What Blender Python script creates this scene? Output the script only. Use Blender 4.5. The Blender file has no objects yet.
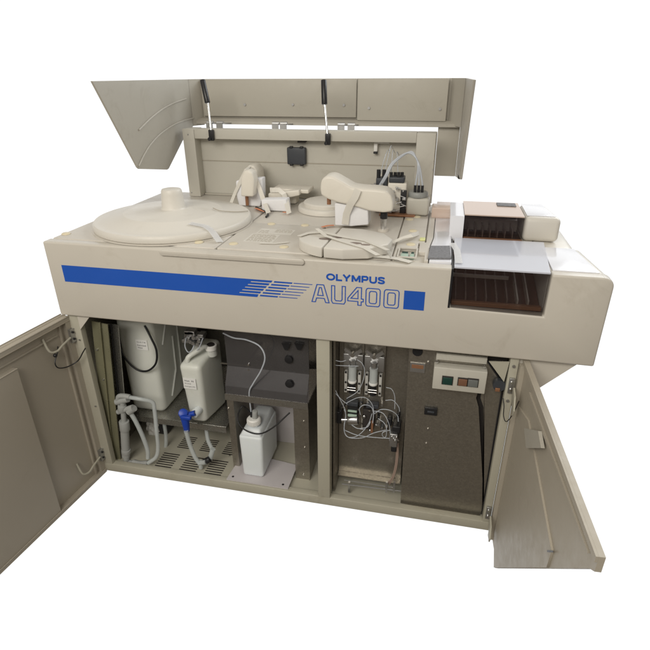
import bpy, bmesh, math, random
from mathutils import Vector, Matrix, Euler
random.seed(7)
scene = bpy.context.scene
COL = scene.collection
PI = math.pi

# ---------------------------------------------------------------- camera
FPX = 515.05
ROT = Euler((1.1190720663538407, 0.004932279810366466, 0.21214133300806878), 'XYZ')
CAM = Vector((1.0483614422034944, -1.174846594472069, 1.2120758873862802))
cd = bpy.data.cameras.new('camera'); cam = bpy.data.objects.new('camera', cd); COL.objects.link(cam)
cam.location = CAM; cam.rotation_euler = ROT
cd.sensor_width = 36; cd.lens = 36 * FPX / 650; cd.clip_start = .02; cd.clip_end = 100
cd.shift_y = -0.3 / 650
scene.camera = cam
RM = ROT.to_matrix()

def at(px, py, **k):
    """world point seen at a measured photo position, on a plane of known x, y or z"""
    d = RM @ Vector(((px - 325) / FPX, -(py - 324.7) / FPX, -1))
    a, v = list(k.items())[0]; i = 'xyz'.index(a)
    return CAM + d * ((v - CAM[i]) / d[i])

# ---------------------------------------------------------------- materials
def mat(name, color, rough=.5, metal=0, noise=.04, nscale=6, bump=0, bscale=200, trans=0, sub=0, alpha=1, ior=1.45, coat=0, emit=None, estr=0, wear=0):
    m = bpy.data.materials.new(name); m.use_nodes = True
    nt = m.node_tree; b = nt.nodes['Principled BSDF']
    b.inputs['Roughness'].default_value = rough
    b.inputs['Metallic'].default_value = metal
    b.inputs['IOR'].default_value = ior
    b.inputs['Transmission Weight'].default_value = trans
    b.inputs['Alpha'].default_value = alpha
    b.inputs['Coat Weight'].default_value = coat
    if sub:
        b.inputs['Subsurface Weight'].default_value = sub
        b.inputs['Subsurface Radius'].default_value = (.03, .03, .025)
        b.inputs['Subsurface Scale'].default_value = 1
    if emit:
        b.inputs['Emission Color'].default_value = (*emit, 1); b.inputs['Emission Strength'].default_value = estr
    tc = nt.nodes.new('ShaderNodeTexCoord')
    nz = nt.nodes.new('ShaderNodeTexNoise'); nz.inputs['Scale'].default_value = nscale; nz.inputs['Detail'].default_value = 6
    nt.links.new(tc.outputs['Object'], nz.inputs['Vector'])
    mx = nt.nodes.new('ShaderNodeMix'); mx.data_type = 'RGBA'
    c = Vector(color)
    mx.inputs[6].default_value = (*(c * (1 - noise)), 1); mx.inputs[7].default_value = (*[min(1, v * (1 + noise)) for v in c], 1)
    nt.links.new(nz.outputs['Fac'], mx.inputs[0]); nt.links.new(mx.outputs[2], b.inputs['Base Color'])
    if noise:
        n3 = nt.nodes.new('ShaderNodeTexNoise'); n3.inputs['Scale'].default_value = nscale * 5; n3.inputs['Detail'].default_value = 8; n3.inputs['Roughness'].default_value = .7
        nt.links.new(tc.outputs['Object'], n3.inputs['Vector'])
        r3 = nt.nodes.new('ShaderNodeMapRange'); r3.inputs['From Min'].default_value = .3; r3.inputs['From Max'].default_value = .7
        r3.inputs['To Min'].default_value = max(.02, rough * .8); r3.inputs['To Max'].default_value = min(1, rough * 1.2)
        nt.links.new(n3.outputs['Fac'], r3.inputs['Value']); nt.links.new(r3.outputs[0], b.inputs['Roughness'])
    if wear:
        n4 = nt.nodes.new('ShaderNodeTexNoise'); n4.inputs['Scale'].default_value = 7; n4.inputs['Detail'].default_value = 9; n4.inputs['Roughness'].default_value = .72; n4.inputs['Distortion'].default_value = 1.2
        nt.links.new(tc.outputs['Object'], n4.inputs['Vector'])
        r4 = nt.nodes.new('ShaderNodeMapRange'); r4.inputs['From Min'].default_value = .56; r4.inputs['From Max'].default_value = .74; r4.inputs['To Max'].default_value = wear
        nt.links.new(n4.outputs['Fac'], r4.inputs['Value'])
        m4 = nt.nodes.new('ShaderNodeMix'); m4.data_type = 'RGBA'; m4.inputs[7].default_value = (c.x * .55, c.y * .50, c.z * .42, 1)
        nt.links.new(r4.outputs[0], m4.inputs[0]); nt.links.new(mx.outputs[2], m4.inputs[6]); nt.links.new(m4.outputs[2], b.inputs['Base Color'])
    if bump:
        n2 = nt.nodes.new('ShaderNodeTexNoise'); n2.inputs['Scale'].default_value = bscale; n2.inputs['Detail'].default_value = 3
        nt.links.new(tc.outputs['Object'], n2.inputs['Vector'])
        bp = nt.nodes.new('ShaderNodeBump'); bp.inputs['Strength'].default_value = bump; bp.inputs['Distance'].default_value = .002
        nt.links.new(n2.outputs['Fac'], bp.inputs['Height']); nt.links.new(bp.outputs[0], b.inputs['Normal'])
    return m

def galvanised(name, base, spread, rough=.42, metal=.75, scale=55):
    m = mat(name, base, rough, metal)
    nt = m.node_tree; b = nt.nodes['Principled BSDF']
    tc = nt.nodes.new('ShaderNodeTexCoord')
    vo = nt.nodes.new('ShaderNodeTexVoronoi'); vo.inputs['Scale'].default_value = scale
    nt.links.new(tc.outputs['Object'], vo.inputs['Vector'])
    sp = nt.nodes.new('ShaderNodeSeparateColor'); nt.links.new(vo.outputs['Color'], sp.inputs[0])
    nz = nt.nodes.new('ShaderNodeTexNoise'); nz.inputs['Scale'].default_value = 240; nz.inputs['Detail'].default_value = 4
    nt.links.new(tc.outputs['Object'], nz.inputs['Vector'])
    ad = nt.nodes.new('ShaderNodeMath'); ad.operation = 'MULTIPLY'
    nt.links.new(sp.outputs[0], ad.inputs[0]); nt.links.new(nz.outputs['Fac'], ad.inputs[1])
    mr = nt.nodes.new('ShaderNodeMapRange'); mr.inputs['From Min'].default_value = 0; mr.inputs['From Max'].default_value = .7
    nt.links.new(ad.outputs[0], mr.inputs['Value'])
    mx = nt.nodes.new('ShaderNodeMix'); mx.data_type = 'RGBA'
    c = Vector(base)
    mx.inputs[6].default_value = (*(c * (1 - spread)), 1); mx.inputs[7].default_value = (*(c * (1 + spread)), 1)
    nt.links.new(mr.outputs[0], mx.inputs[0]); nt.links.new(mx.outputs[2], b.inputs['Base Color'])
    m2 = nt.nodes.new('ShaderNodeMapRange'); m2.inputs['To Min'].default_value = rough - .05; m2.inputs['To Max'].default_value = rough + .06
    nt.links.new(sp.outputs[1], m2.inputs['Value']); nt.links.new(m2.outputs[0], b.inputs['Roughness'])
    return m

M = dict(
    cream=mat('cream_enamel', (.61, .572, .505), .36, noise=.05, bump=.05, bscale=500, wear=0.25),
    top=mat('cream_moulded_plastic', (.62, .585, .525), .38, noise=.03, bump=.03, bscale=400, wear=0.3),
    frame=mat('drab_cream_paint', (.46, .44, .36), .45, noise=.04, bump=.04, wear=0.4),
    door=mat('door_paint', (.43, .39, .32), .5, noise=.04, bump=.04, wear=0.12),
    lid=mat('lid_moulding', (.44, .415, .36), .5, noise=.05, bump=.08, bscale=90, wear=0.3),
    lidplate=mat('lid_plate', (.48, .455, .395), .42, noise=.04, wear=0.25),
    panel=mat('panel_paint', (.55, .53, .47), .45, noise=.04, wear=0.25),
    disc=mat('disc_plastic', (.70, .67, .61), .42, noise=.02, wear=0.18),
    arm=mat('arm_plastic', (.76, .72, .64), .35, noise=.02, wear=0.15),
    cover=mat('bluish_white_cover', (.80, .81, .86), .2, noise=.02, coat=.6),
    refl_tan=mat('reflection_tan_acrylic', (.60, .475, .40), .22, noise=0),  # flat tan stands in for reflections on the smoked acrylic at the rear
    wing=mat('wing_plastic', (.67, .64, .58), .38, noise=.02, wear=0.15),
    blue=mat('blue_print', (.016, .10, .50), .4, noise=.05),
    black=mat('black_plastic', (.018, .018, .02), .35, noise=.1),
    dark=mat('dark_recess', (.035, .03, .028), .6, noise=.2),
    navy=mat('dark_grey_plastic', (.05, .055, .065), .4),
    greycap=mat('grey_cap', (.30, .31, .30), .45),
    steel=galvanised('galvanised_steel', (.37, .345, .30), .11, rough=.35, metal=.85, scale=230),
    steel2=galvanised('galvanised_bright', (.46, .45, .42), .04, rough=.28, metal=.9, scale=230),
    chrome=mat('chrome', (.7, .7, .7), .18, 1),
    zinc=mat('zinc_part', (.5, .5, .5), .35, .9),
    gold=mat('yellow_chromate', (.30, .29, .19), .3, .45, noise=.4, nscale=9),
    smoke=mat('smoked_sheet', (.15, .145, .15), .10, 0.55, noise=.3, alpha=.74),
    glass=mat('smoked_acrylic', (.03, .018, .016), .06, noise=.1, alpha=.34),
    hdpe=mat('milky_polyethylene', (.72, .735, .68), .38, noise=.02, sub=.35, bump=.05, bscale=60, wear=0.25),
    bottle=mat('white_polyethylene', (.80, .85, .87), .35, noise=.01, sub=.3),
    white=mat('white_plastic', (.82, .81, .78), .4),
    label=mat('white_paper', (.82, .82, .80), .6),
    ink=mat('grey_ink', (.06, .06, .07), .6),
    paleink=mat('pale_sheet', (.70, .67, .61), .5),
    pvc=mat('grey_pvc', (.38, .39, .38), .45),
    pvcdark=mat('dull_grey_key', (.16, .17, .165), .45),
    greyrail=mat('pale_grey_rail', (.52, .51, .48), .4),
    hose=mat('clear_hose', (.62, .66, .66), .2, noise=.05, alpha=.62),
    ptfe=mat('thin_tube', (.60, .64, .70), .2, alpha=.75),
    brownhose=mat('brown_tube', (.38, .28, .23), .4),
    cord=mat('black_cord', (.012, .012, .013), .45),
    valve=mat('blue_valve', (.015, .06, .42), .35),
    foam=mat('white_foam', (.84, .84, .86), .8, noise=.02, bump=.35, bscale=160),
    refl_white=mat('reflection_white_cover', (.74, .76, .84), .2, noise=.02, coat=.6, alpha=.72),  # bluish white stands in for the bright reflection on smoked acrylic
    rack=mat('rack_plastic', (.22, .17, .15), .3),
    rackl=mat('rack_light', (.45, .40, .36), .3),
    inner=mat('compartment_brown', (.10, .075, .065), .5),
    rfloor=mat('rack_floor_brown', (.13, .075, .06), .4),
    tape=mat('packing_tape', (.82, .79, .72), .35, noise=.04, alpha=.82),
    cleartape=mat('clear_tape', (.82, .82, .82), .25, alpha=.55),
    copper=mat('copper_brown', (.36, .18, .10), .4, .4),
    orange=mat('orange_tape', (.75, .28, .14), .5),
    green=mat('green_key', (.012, .05, .04), .4),
    palegreen=mat('pale_green_key', (.42, .55, .46), .4),
    amber=mat('amber_key', (.20, .10, .06), .4),
    yellow=mat('yellow_green_key', (.72, .74, .35), .4),
    pad=mat('grey_sponge', (.20, .20, .21), .9, noise=.5, nscale=160, bump=.4),
    button=mat('ivory_button', (.72, .64, .46), .35),
    tray=mat('mauve_white_sheet', (.55, .52, .53), .45),
    bag=mat('white_bag', (.7, .69, .66), .5, bump=.6, bscale=40),
)

# ---------------------------------------------------------------- mesh builder
class MB:
    def __init__(s): s.bm = bmesh.new()
    def _bev(s, geom_verts, w, seg=3):
        es = {e for v in geom_verts for e in v.link_edges}
        bmesh.ops.bevel(s.bm, geom=list(es), offset=w, segments=seg, profile=.5, affect='EDGES')
    def box(s, x0, x1, y0, y1, z0, z1, bev=0, m=None, seg=3):
        r = bmesh.ops.create_cube(s.bm, size=1)['verts']
        for v in r:
            v.co = Vector(((x0 + x1) / 2 + v.co.x * (x1 - x0), (y0 + y1) / 2 + v.co.y * (y1 - y0), (z0 + z1) / 2 + v.co.z * (z1 - z0)))
            if m: v.co = m @ v.co
        if bev: s._bev(r, bev, seg)
        return s
    def prism(s, poly, axis, a0, a1, bev=0, seg=3):
        """poly in the two other axes (in xyz order), extruded along axis"""
        def P(u, v, a):
            return Vector((a, u, v)) if axis == 'x' else Vector((u, a, v)) if axis == 'y' else Vector((u, v, a))
        A = [s.bm.verts.new(P(u, v, a0)) for u, v in poly]; B = [s.bm.verts.new(P(u, v, a1)) for u, v in poly]
        n = len(poly)
        fs = [s.bm.faces.new(A), s.bm.faces.new(B[::-1])]
        for i in range(n): fs.append(s.bm.faces.new((A[i], B[i], B[(i + 1) % n], A[(i + 1) % n])))
        bmesh.ops.recalc_face_normals(s.bm, faces=fs)
        if bev: s._bev(A + B, bev, seg)
        return s
    def slab(s, pts, off):
        """polygon of world points thickened by the vector off"""
        A = [s.bm.verts.new(Vector(p)) for p in pts]; B = [s.bm.verts.new(Vector(p) + Vector(off)) for p in pts]
        n = len(A); fs = [s.bm.faces.new(A), s.bm.faces.new(B[::-1])]
        for i in range(n): fs.append(s.bm.faces.new((A[i], B[i], B[(i + 1) % n], A[(i + 1) % n])))
        bmesh.ops.recalc_face_normals(s.bm, faces=fs)
        return s
    def cyl(s, p0, p1, r0, r1=None, seg=24, bev=0):
        p0, p1 = Vector(p0), Vector(p1); r1 = r0 if r1 is None else r1
        d = p1 - p0; q = d.to_track_quat('Z', 'Y').to_matrix().to_4x4()
        r = bmesh.ops.create_cone(s.bm, cap_ends=True, segments=seg, radius1=r0, radius2=r1, depth=d.length, matrix=Matrix.Translation((p0 + p1) / 2) @ q)['verts']
        if bev:
            es = {e for v in r for e in v.link_edges if len([f for f in e.link_faces if len(f.verts) > 4]) == 1}
            bmesh.ops.bevel(s.bm, geom=list(es), offset=bev, segments=2, profile=.5, affect='EDGES')
        return s
    def lathe(s, c, prof, seg=64, sx=1, sy=1):
        rings = []
        for r, z in prof:
            if r < 1e-6: rings.append([s.bm.verts.new((c[0], c[1], c[2] + z))])
            else: rings.append([s.bm.verts.new((c[0] + sx * r * math.cos(2 * PI * i / seg), c[1] + sy * r * math.sin(2 * PI * i / seg), c[2] + z)) for i in range(seg)])
        fs = []
        for a, b in zip(rings, rings[1:]):
            for i in range(seg):
                j = (i + 1) % seg
                if len(a) == 1 and len(b) == 1: continue
                if len(a) == 1: fs.append(s.bm.faces.new((a[0], b[i], b[j])))
                elif len(b) == 1: fs.append(s.bm.faces.new((a[i], b[0], a[j])))
                else: fs.append(s.bm.faces.new((a[i], b[i], b[j], a[j])))
        bmesh.ops.recalc_face_normals(s.bm, faces=fs)
        return s
    def sphere(s, c, r, sc=(1, 1, 1)):
        q = bmesh.ops.create_uvsphere(s.bm, u_segments=16, v_segments=10, radius=r)['verts']
        for v in q: v.co = Vector(c) + Vector((v.co.x * sc[0], v.co.y * sc[1], v.co.z * sc[2]))
        return s
    def tube(s, pts, r, seg=10, sub=6, caps=True):
        P = [Vector(p) for p in pts]
        if sub > 1 and len(P) > 2:
            Q = []
            E = [P[0] * 2 - P[1]] + P + [P[-1] * 2 - P[-2]]
            for i in range(1, len(E) - 2):
                for k in range(sub):
                    t = k / sub; a, b, c, d = E[i - 1:i + 3]
                    Q.append(.5 * ((2 * b) + (c - a) * t + (2 * a - 5 * b + 4 * c - d) * t * t + (3 * b - a - 3 * c + d) * t ** 3))
            Q.append(P[-1]); P = Q
        rings = []; up = None
        for i, p in enumerate(P):
            t = (P[min(i + 1, len(P) - 1)] - P[max(i - 1, 0)]).normalized()
            if up is None: up = t.orthogonal().normalized()
            up = (up - t * up.dot(t)).normalized(); sd = t.cross(up)
            rings.append([s.bm.verts.new(p + (up * math.cos(2 * PI * j / seg) + sd * math.sin(2 * PI * j / seg)) * r) for j in range(seg)])
        fs = []
        for a, b in zip(rings, rings[1:]):
            for j in range(seg): fs.append(s.bm.faces.new((a[j], b[j], b[(j + 1) % seg], a[(j + 1) % seg])))
        if caps: fs.append(s.bm.faces.new(rings[0])); fs.append(s.bm.faces.new(rings[-1][::-1]))
        bmesh.ops.recalc_face_normals(s.bm, faces=fs)
        return s
    def ribbon(s, pts, wdirs, w, th=.0008):
        """tape: centre points, a width direction, a width"""
        P = [Vector(p) for p in pts]
        if not isinstance(wdirs, list): wdirs = [wdirs] * len(P)
        for i in range(len(P) - 1):
            pass
        L = []
        for i, p in enumerate(P):
            t = (P[min(i + 1, len(P) - 1)] - P[max(i - 1, 0)]).normalized()
            wd = Vector(wdirs[i]); wd = (wd - t * wd.dot(t)).normalized(); n = t.cross(wd).normalized()
            L.append([s.bm.verts.new(q) for q in (p - wd * w / 2 - n * th / 2, p + wd * w / 2 - n * th / 2, p + wd * w / 2 + n * th / 2, p - wd * w / 2 + n * th / 2)])
        fs = [s.bm.faces.new(L[0]), s.bm.faces.new(L[-1][::-1])]
        for a, b in zip(L, L[1:]):
            for j in range(4): fs.append(s.bm.faces.new((a[j], b[j], b[(j + 1) % 4], a[(j + 1) % 4])))
        bmesh.ops.recalc_face_normals(s.bm, faces=fs)
        return s
    def build(s, name, m, parent=None, smooth=True, label=None):
        if name in EACH:
            # every loose piece becomes a part of its own
            left = set(s.bm.verts); out = None; isl = []
            while left:
                st = [left.pop()]; got = set(st)
                while st:
                    v = st.pop()
                    for e in v.link_edges:
                        q = e.other_vert(v)
                        if q in left: left.discard(q); got.add(q); st.append(q)
                isl.append(got)
            if len(isl) > 1:
                for got in isl:
                    b = MB(); mp_ = {v: b.bm.verts.new(v.co) for v in sorted(got, key=lambda v: v.index)}
                    for f in {f for v in got for f in v.link_faces}: b.bm.faces.new([mp_[v] for v in f.verts])
                    bmesh.ops.recalc_face_normals(b.bm, faces=b.bm.faces)
                    out = b._one(name, m, parent, smooth, label)
                s.bm.free(); return out
        return s._one(name, m, parent, smooth, label)
    def _one(s, name, m, parent=None, smooth=True, label=None):
        if smooth:
            for f in s.bm.faces: f.smooth = True
            for e in s.bm.edges:
                if len(e.link_faces) == 2 and e.calc_face_angle(0) > math.radians(38): e.smooth = False
        me = bpy.data.meshes.new(name); s.bm.to_mesh(me); s.bm.free()
        me.materials.append(M[m] if isinstance(m, str) else m)
        o = bpy.data.objects.new(name, me); COL.objects.link(o)
        attach(o, parent)
        if label: o['label'] = label
        return o

EACH = {'screw', 'slot', 'floor_vent', 'catch', 'cabinet_side', 'side_rail', 'moulded_rib', 'clear_hose', 'tube', 'hose_joint', 'strap', 'clamp_pin', 'connector', 'screw_hole', 'fitting', 'lid_fillet', 'hood_leg', 'key_tray_rim'}
def attach(o, parent):
    if parent is not None:
        o.parent = parent
        if parent.type == 'EMPTY': o.matrix_parent_inverse = Matrix.Translation(parent.location).inverted()

def thing(name, label, cat, loc, group=None):
    o = bpy.data.objects.new(name, None); COL.objects.link(o); o.location = loc
    o.empty_display_size = .05
    o['label'] = label; o['category'] = cat
    if group: o['group'] = group
    return o
def tag(o, label, cat, group=None):
    o['label'] = label; o['category'] = cat
    if group: o['group'] = group
    return o

def text(s, loc, height, width, m, parent, name='lettering', bold=0, rx=PI / 2, rz=0, depth=.0004):
    cu = bpy.data.curves.new('t', 'FONT'); cu.body = s; cu.size = 1; cu.offset = bold; cu.extrude = 0.0
    cu.resolution_u = 4
    o = bpy.data.objects.new('t', cu); COL.objects.link(o)
    dg = bpy.context.evaluated_depsgraph_get(); me = bpy.data.meshes.new_from_object(o.evaluated_get(dg))
    bpy.data.objects.remove(o); bpy.data.curves.remove(cu)
    xs = [v.co.x for v in me.vertices]; ys = [v.co.y for v in me.vertices]
    x0, x1, y0, y1 = min(xs), max(xs), min(ys), max(ys)
    R = Matrix.Rotation(rz, 4, 'Z') @ Matrix.Rotation(rx, 4, 'X')
    for v in me.vertices:
        v.co = Vector(loc) + R @ Vector(((v.co.x - x0) / (x1 - x0) * width, (v.co.y - y0) / (y1 - y0) * height, 0))
    me.name = name; me.materials.clear(); me.materials.append(M[m])
    ob = bpy.data.objects.new(name, me); COL.objects.link(ob); attach(ob, parent)
    return ob

# ================================================================ THE ANALYSER
A = thing('laboratory_analyzer', 'large cream and blue laboratory analyser standing with its lid up and both lower doors open', 'analyzer', (.7, .3, 0))
ZT = .805

def rr(x0, x1, y0, y1, r, n=4):
    o = []
    for cx, cy, a in ((x1 - r, y1 - r, 0), (x0 + r, y1 - r, 90), (x0 + r, y0 + r, 180), (x1 - r, y0 + r, 270)):
        for i in range(n + 1):
            t = math.radians(a + 90 * i / n); o.append((cx + r * math.cos(t), cy + r * math.sin(t)))
    return o

# ---- front panel with the blue band
def arc(cx, cz, r, a0, a1, n=8):
    return [(cx + r * math.cos(math.radians(a0 + (a1 - a0) * i / n)), cz + r * math.sin(math.radians(a0 + (a1 - a0) * i / n))) for i in range(n + 1)]
poly = [(0, .583), (1.45, .580)] + arc(1.4275, .782, .0225, 0, 90) + [(1.317, .804), (1.317, .699), (1.0995, .704), (1.0995, .803), (0, .805)]
mb = MB().prism(poly, 'y', 0, .034, .005)
fp = mb.build('front_panel', 'cream', A)
# raised round-ended finger lip along the top edge
MB().prism(rr(.352, .742, .7885, .8035, .0074, 6), 'y', -.0055, .004, .0022, 3).build('finger_lip', 'cream', fp)

def flat(name, polys, m, parent, y=-.0006, label=None):
    bm = bmesh.new()
    for p in polys:
        bm.faces.new([bm.verts.new((u, y, v)) for u, v in p])
    bmesh.ops.recalc_face_normals(bm, faces=bm.faces)
    for f in bm.faces:
        if f.normal.y > 0: f.normal_flip()
    me = bpy.data.meshes.new(name); bm.to_mesh(me); bm.free(); me.materials.append(M[m])
    o = bpy.data.objects.new(name, me); COL.objects.link(o); attach(o, parent)
    return o
# band: solid, then six slanting rows that split into thinner and thinner lines
rows = 6; zt, zb = .7405, .6915; rh = (zt - zb) / rows
band = [[(.0435, zb), (.0435, zt), (.55, zt), (.55, zb)]]
for i in range(rows):
    a = zt - i * rh; b = a - rh; tipx = .656 - .008 * i; s0 = .600 - .0084 * i
    # solid row up to where its white line begins, then a narrower blue line, then a hair line
    x0 = .55
    band.append([(x0, b), (x0, a), (s0 + .004, a), (s0 - .004, b)])
    band.append([(s0 - (.0016 if i < rows - 1 else .004), b + rh * (.30 if i < rows - 1 else 0)), (s0 + .004, a), (tipx, a), (tipx - .004, b + rh * (.30 if i < rows - 1 else 0))])
    mx = .709 - .008 * i; ex = .761 - .008 * i
    band.append([(tipx + .003, a - rh * .62), (tipx + .005, a - rh * .08), (mx, a - rh * .12), (mx - .002, a - rh * .6)])
    band.append([(mx + .002, a - rh * .46), (mx + .003, a - rh * .18), (ex, a - rh * .22), (ex - .001, a - rh * .44)])
flat('blue_band', band, 'blue', fp)
flat('blue_square', [[(.990, .691), (.990, .7405), (1.040, .7405), (1.040, .691)]], 'blue', fp)
def strokes(sets, x0, x1, z0, z1, t, y=-.0006):
    bm = bmesh.new(); k = 0
    for pl in sets:
        P = [Vector((x0 + u * (x1 - x0), z0 + v * (z1 - z0))) for u, v in pl]
        closed = (P[0] - P[-1]).length < 1e-6 and len(P) > 3
        if closed: P = P[:-1]
        n = len(P); L = []
        for i in range(n):
            a_ = P[i - 1] if (i or closed) else None; b_ = P[(i + 1) % n] if (i < n - 1 or closed) else None
            d1 = (P[i] - a_).normalized() if a_ is not None else (b_ - P[i]).normalized()
            d2 = (b_ - P[i]).normalized() if b_ is not None else d1
            n1 = Vector((-d1.y, d1.x)); n2_ = Vector((-d2.y, d2.x)); bs = (n1 + n2_).normalized(); k_ = t / 2 / max(.5, bs.dot(n1))
            L.append((P[i] + bs * k_, P[i] - bs * k_))
        yy = y - .00006 * k; k += 1
        for i in range(n if closed else n - 1):
            j = (i + 1) % n
            bm.faces.new([bm.verts.new((q.x, yy, q.y)) for q in (L[i][0], L[j][0], L[j][1], L[i][1])])
    for f in bm.faces:
        f.normal_update()
        if f.normal.y > 0: f.normal_flip()
    return bm
lt_ = {'O': [[(.5 + .42 * math.cos(2 * PI * i / 24), .5 + .40 * math.sin(2 * PI * i / 24)) for i in range(25)]],
       'L': [[(.12, 1), (.12, .1), (.95, .1)]], 'Y': [[(.5, 0), (.5, .5)], [(.08, 1), (.5, .45), (.92, 1)]],
       'M': [[(.1, 0), (.1, 1)], [(.9, 0), (.9, 1)], [(.12, .97), (.5, .15)], [(.88, .97), (.5, .15)]],
       'P': [[(.12, 0), (.12, 1)], [(.12, .9), (.7, .9), (.86, .80), (.86, .55), (.7, .42), (.12, .42)]],
       'U': [[(.1, 1), (.1, .35), (.2, .16), (.38, .09), (.62, .09), (.8, .16), (.9, .35), (.9, 1)]],
       'S': [[(.9, .74), (.82, .86), (.6, .91), (.4, .91), (.18, .86), (.13, .72), (.22, .58), (.5, .51), (.8, .43), (.89, .29), (.82, .15), (.6, .09), (.4, .09), (.18, .14), (.08, .28)]]}
bm_all = bmesh.new(); xx_ = .7965
for i_, (ch, w_) in enumerate((('O', .0235), ('L', .0175), ('Y', .0215), ('M', .0235), ('P', .0185), ('U', .0195), ('S', .0185))):
    b_ = strokes(lt_[ch], xx_, xx_ + w_ - .0015, .7530, .7705, .0047)
    me_ = bpy.data.meshes.new('t'); b_.to_mesh(me_); bm_all.from_mesh(me_); bpy.data.meshes.remove(me_); b_.free(); xx_ += w_ + (.0010 if ch not in 'L' else -.001)
me_ = bpy.data.meshes.new('maker_lettering'); bm_all.to_mesh(me_); bm_all.free(); me_.materials.append(M['blue'])
ob_ = bpy.data.objects.new('maker_lettering', me_); COL.objects.link(ob_); attach(ob_, fp)
# outlined model lettering
def outline(poly, w):
    """closed mitred ribbon round poly"""
    n = len(poly); out = []
    ar = sum(poly[i][0] * poly[(i + 1) % n][1] - poly[(i + 1) % n][0] * poly[i][1] for i in range(n))
    sg = 1 if ar > 0 else -1
    ins = []
    for i in range(n):
        p0, p1, p2 = [Vector(poly[(i + k) % n]) for k in (-1, 0, 1)]
        d1 = (p1 - p0).normalized(); d2 = (p2 - p1).normalized()
        n1 = Vector((-d1.y, d1.x)) * sg; n2 = Vector((-d2.y, d2.x)) * sg
        bis = (n1 + n2); bis = bis.normalized(); k = w / max(.4, bis.dot(n1)); ins.append(p1 + bis * k)
    for i in range(n):
        j = (i + 1) % n
        out.append([tuple(poly[i]), tuple(poly[j]), tuple(ins[j]), tuple(ins[i])])
    return out
glyphs = {
    'A': [[(0, 0), (.24, 0), (.31, .22), (.69, .22), (.76, 0), (1, 0), (.70, 1), (.30, 1)], [(.38, .42), (.62, .42), (.53, .80), (.47, .80)]],
    'U': [[(0, 1), (0, .14), (.1, 0), (.9, 0), (1, .14), (1, 1), (.72, 1), (.72, .26), (.66, .2), (.34, .2), (.28, .26), (.28, 1)]],
    '4': [[(.62, 0), (.88, 0), (.88, .2), (1, .2), (1, .4), (.88, .4), (.88, 1), (.55, 1), (0, .38), (0, .2), (.62, .2)], [(.28, .4), (.62, .4), (.62, .76)]],
    '0': [rr(0, 1, 0, 1, .17), rr(.29, .71, .2, .8, .09)],
}
polys = []
for ch, x0, x1 in (('A', .757, .805), ('U', .8085, .846), ('4', .850, .8915), ('0', .8955, .933), ('0', .9405, .979)):
    for k, g in enumerate(glyphs[ch]):
        pts = [(x0 + u * (x1 - x0), .6905 + v * .0500) for u, v in g]
        polys += outline(pts, .0024 if k == 0 else -.0024)
flat('model_lettering', polys, 'blue', fp, y=-.0008)

# ---- upper housing body
mb = MB()
mb.box(.004, 1.095, .036, .69, .585, .797, .004)
mb.box(1.097, 1.315, .036, .69, .585, .66)
mb.box(1.097, 1.315, .26, .60, .661, .795)
mb.build('housing', 'cream', A)
# right wing
mb = MB()
w = [(1.317, .5845), (1.448, .5815)] + arc(1.4262, .7805, .022, 0, 90) + [(1.317, .802)]
mb.prism(w, 'y', .036, .215, .004)
for v in mb.bm.verts:
    if v.co.x > 1.34: v.co.x -= (v.co.y - .036) * .11
w2 = [(1.317, .5855), (1.422, .5855)] + arc(1.40, .772, .022, 0, 90) + [(1.317, .794)]
mb.prism(w2, 'y', .218, .45, .004)
wg = mb.build('right_wing', 'wing', A)
# top piece of the wing, bluish white
mb = MB(); mb.prism([(1.322, .03), (1.423, .03), (1.403, .208), (1.326, .208)], 'z', .803, .8065, .001)
mb.build('wing_cap', 'cover', wg)
# tapered underside of the wing
mb = MB(); mb.prism([(1.284, .5795), (1.425, .5795), (1.338, .488), (1.284, .43)], 'y', .02, .6)
mb.build('wing_underside', 'cream', wg)

# ---- deck of the upper housing
mb = MB()
mb.prism([(.006, .036), (.490, .036), (.490, .688), (.006, .688)], 'z', .7975, .8055, .003)
mb.build('deck_plate', 'top', A)
mb = MB(); mb.prism([(.4955, .036), (.752, .036), (.728, .300), (.4955, .300)], 'z', .7975, .8065, .003)
mp = mb.build('middle_plate', 'top', A)
mb = MB(); mb.prism([(.757, .036), (.950, .036), (.950, .688), (.4955, .688), (.4955, .305), (.733, .305)], 'z', .7975, .8045, .002)
mb.build('deck_plate', 'top', A)
mb = MB(); mb.prism([(.972, .128), (1.010, .128), (1.010, .19), (1.026, .19), (1.026, .688), (.954, .688), (.954, .036), (.961, .036), (.961, .128)], 'z', .7975, .8065, .002)
mb.build('deck_plate', 'top', A)
mb = MB(); mb.prism([(1.0305, .036), (1.0305, .10), (1.014, .10), (1.014, .185), (1.030, .185), (1.030, .60), (1.047, .60), (1.047, .24), (1.040, .16), (1.040, .036)], 'z', .7975, .808, .001)
mb.build('deck_strip', 'top', A)
mb = MB(); mb.prism([(1.0425, .036), (1.0425, .158), (1.049, .235), (1.049, .46), (1.095, .46), (1.095, .036)], 'z', .7975, .8075, .001)
mb.build('deck_plate', 'cover', A)
mb = MB(); mb.prism([(1.049, .463), (1.095, .463), (1.095, .69), (1.049, .69)], 'z', .7975, .8085, .001)
mb.build('rear_plate', 'refl_tan', A)
# sponge pad in its shallow place
p = [at(*q, z=.8085) for q in ((430.5, 247.2), (449.5, 247.2), (451.2, 259.3), (427.6, 259.0))]
MB().slab(p, (0, 0, .004)).build('sponge_pad', 'pad', A)
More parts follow.
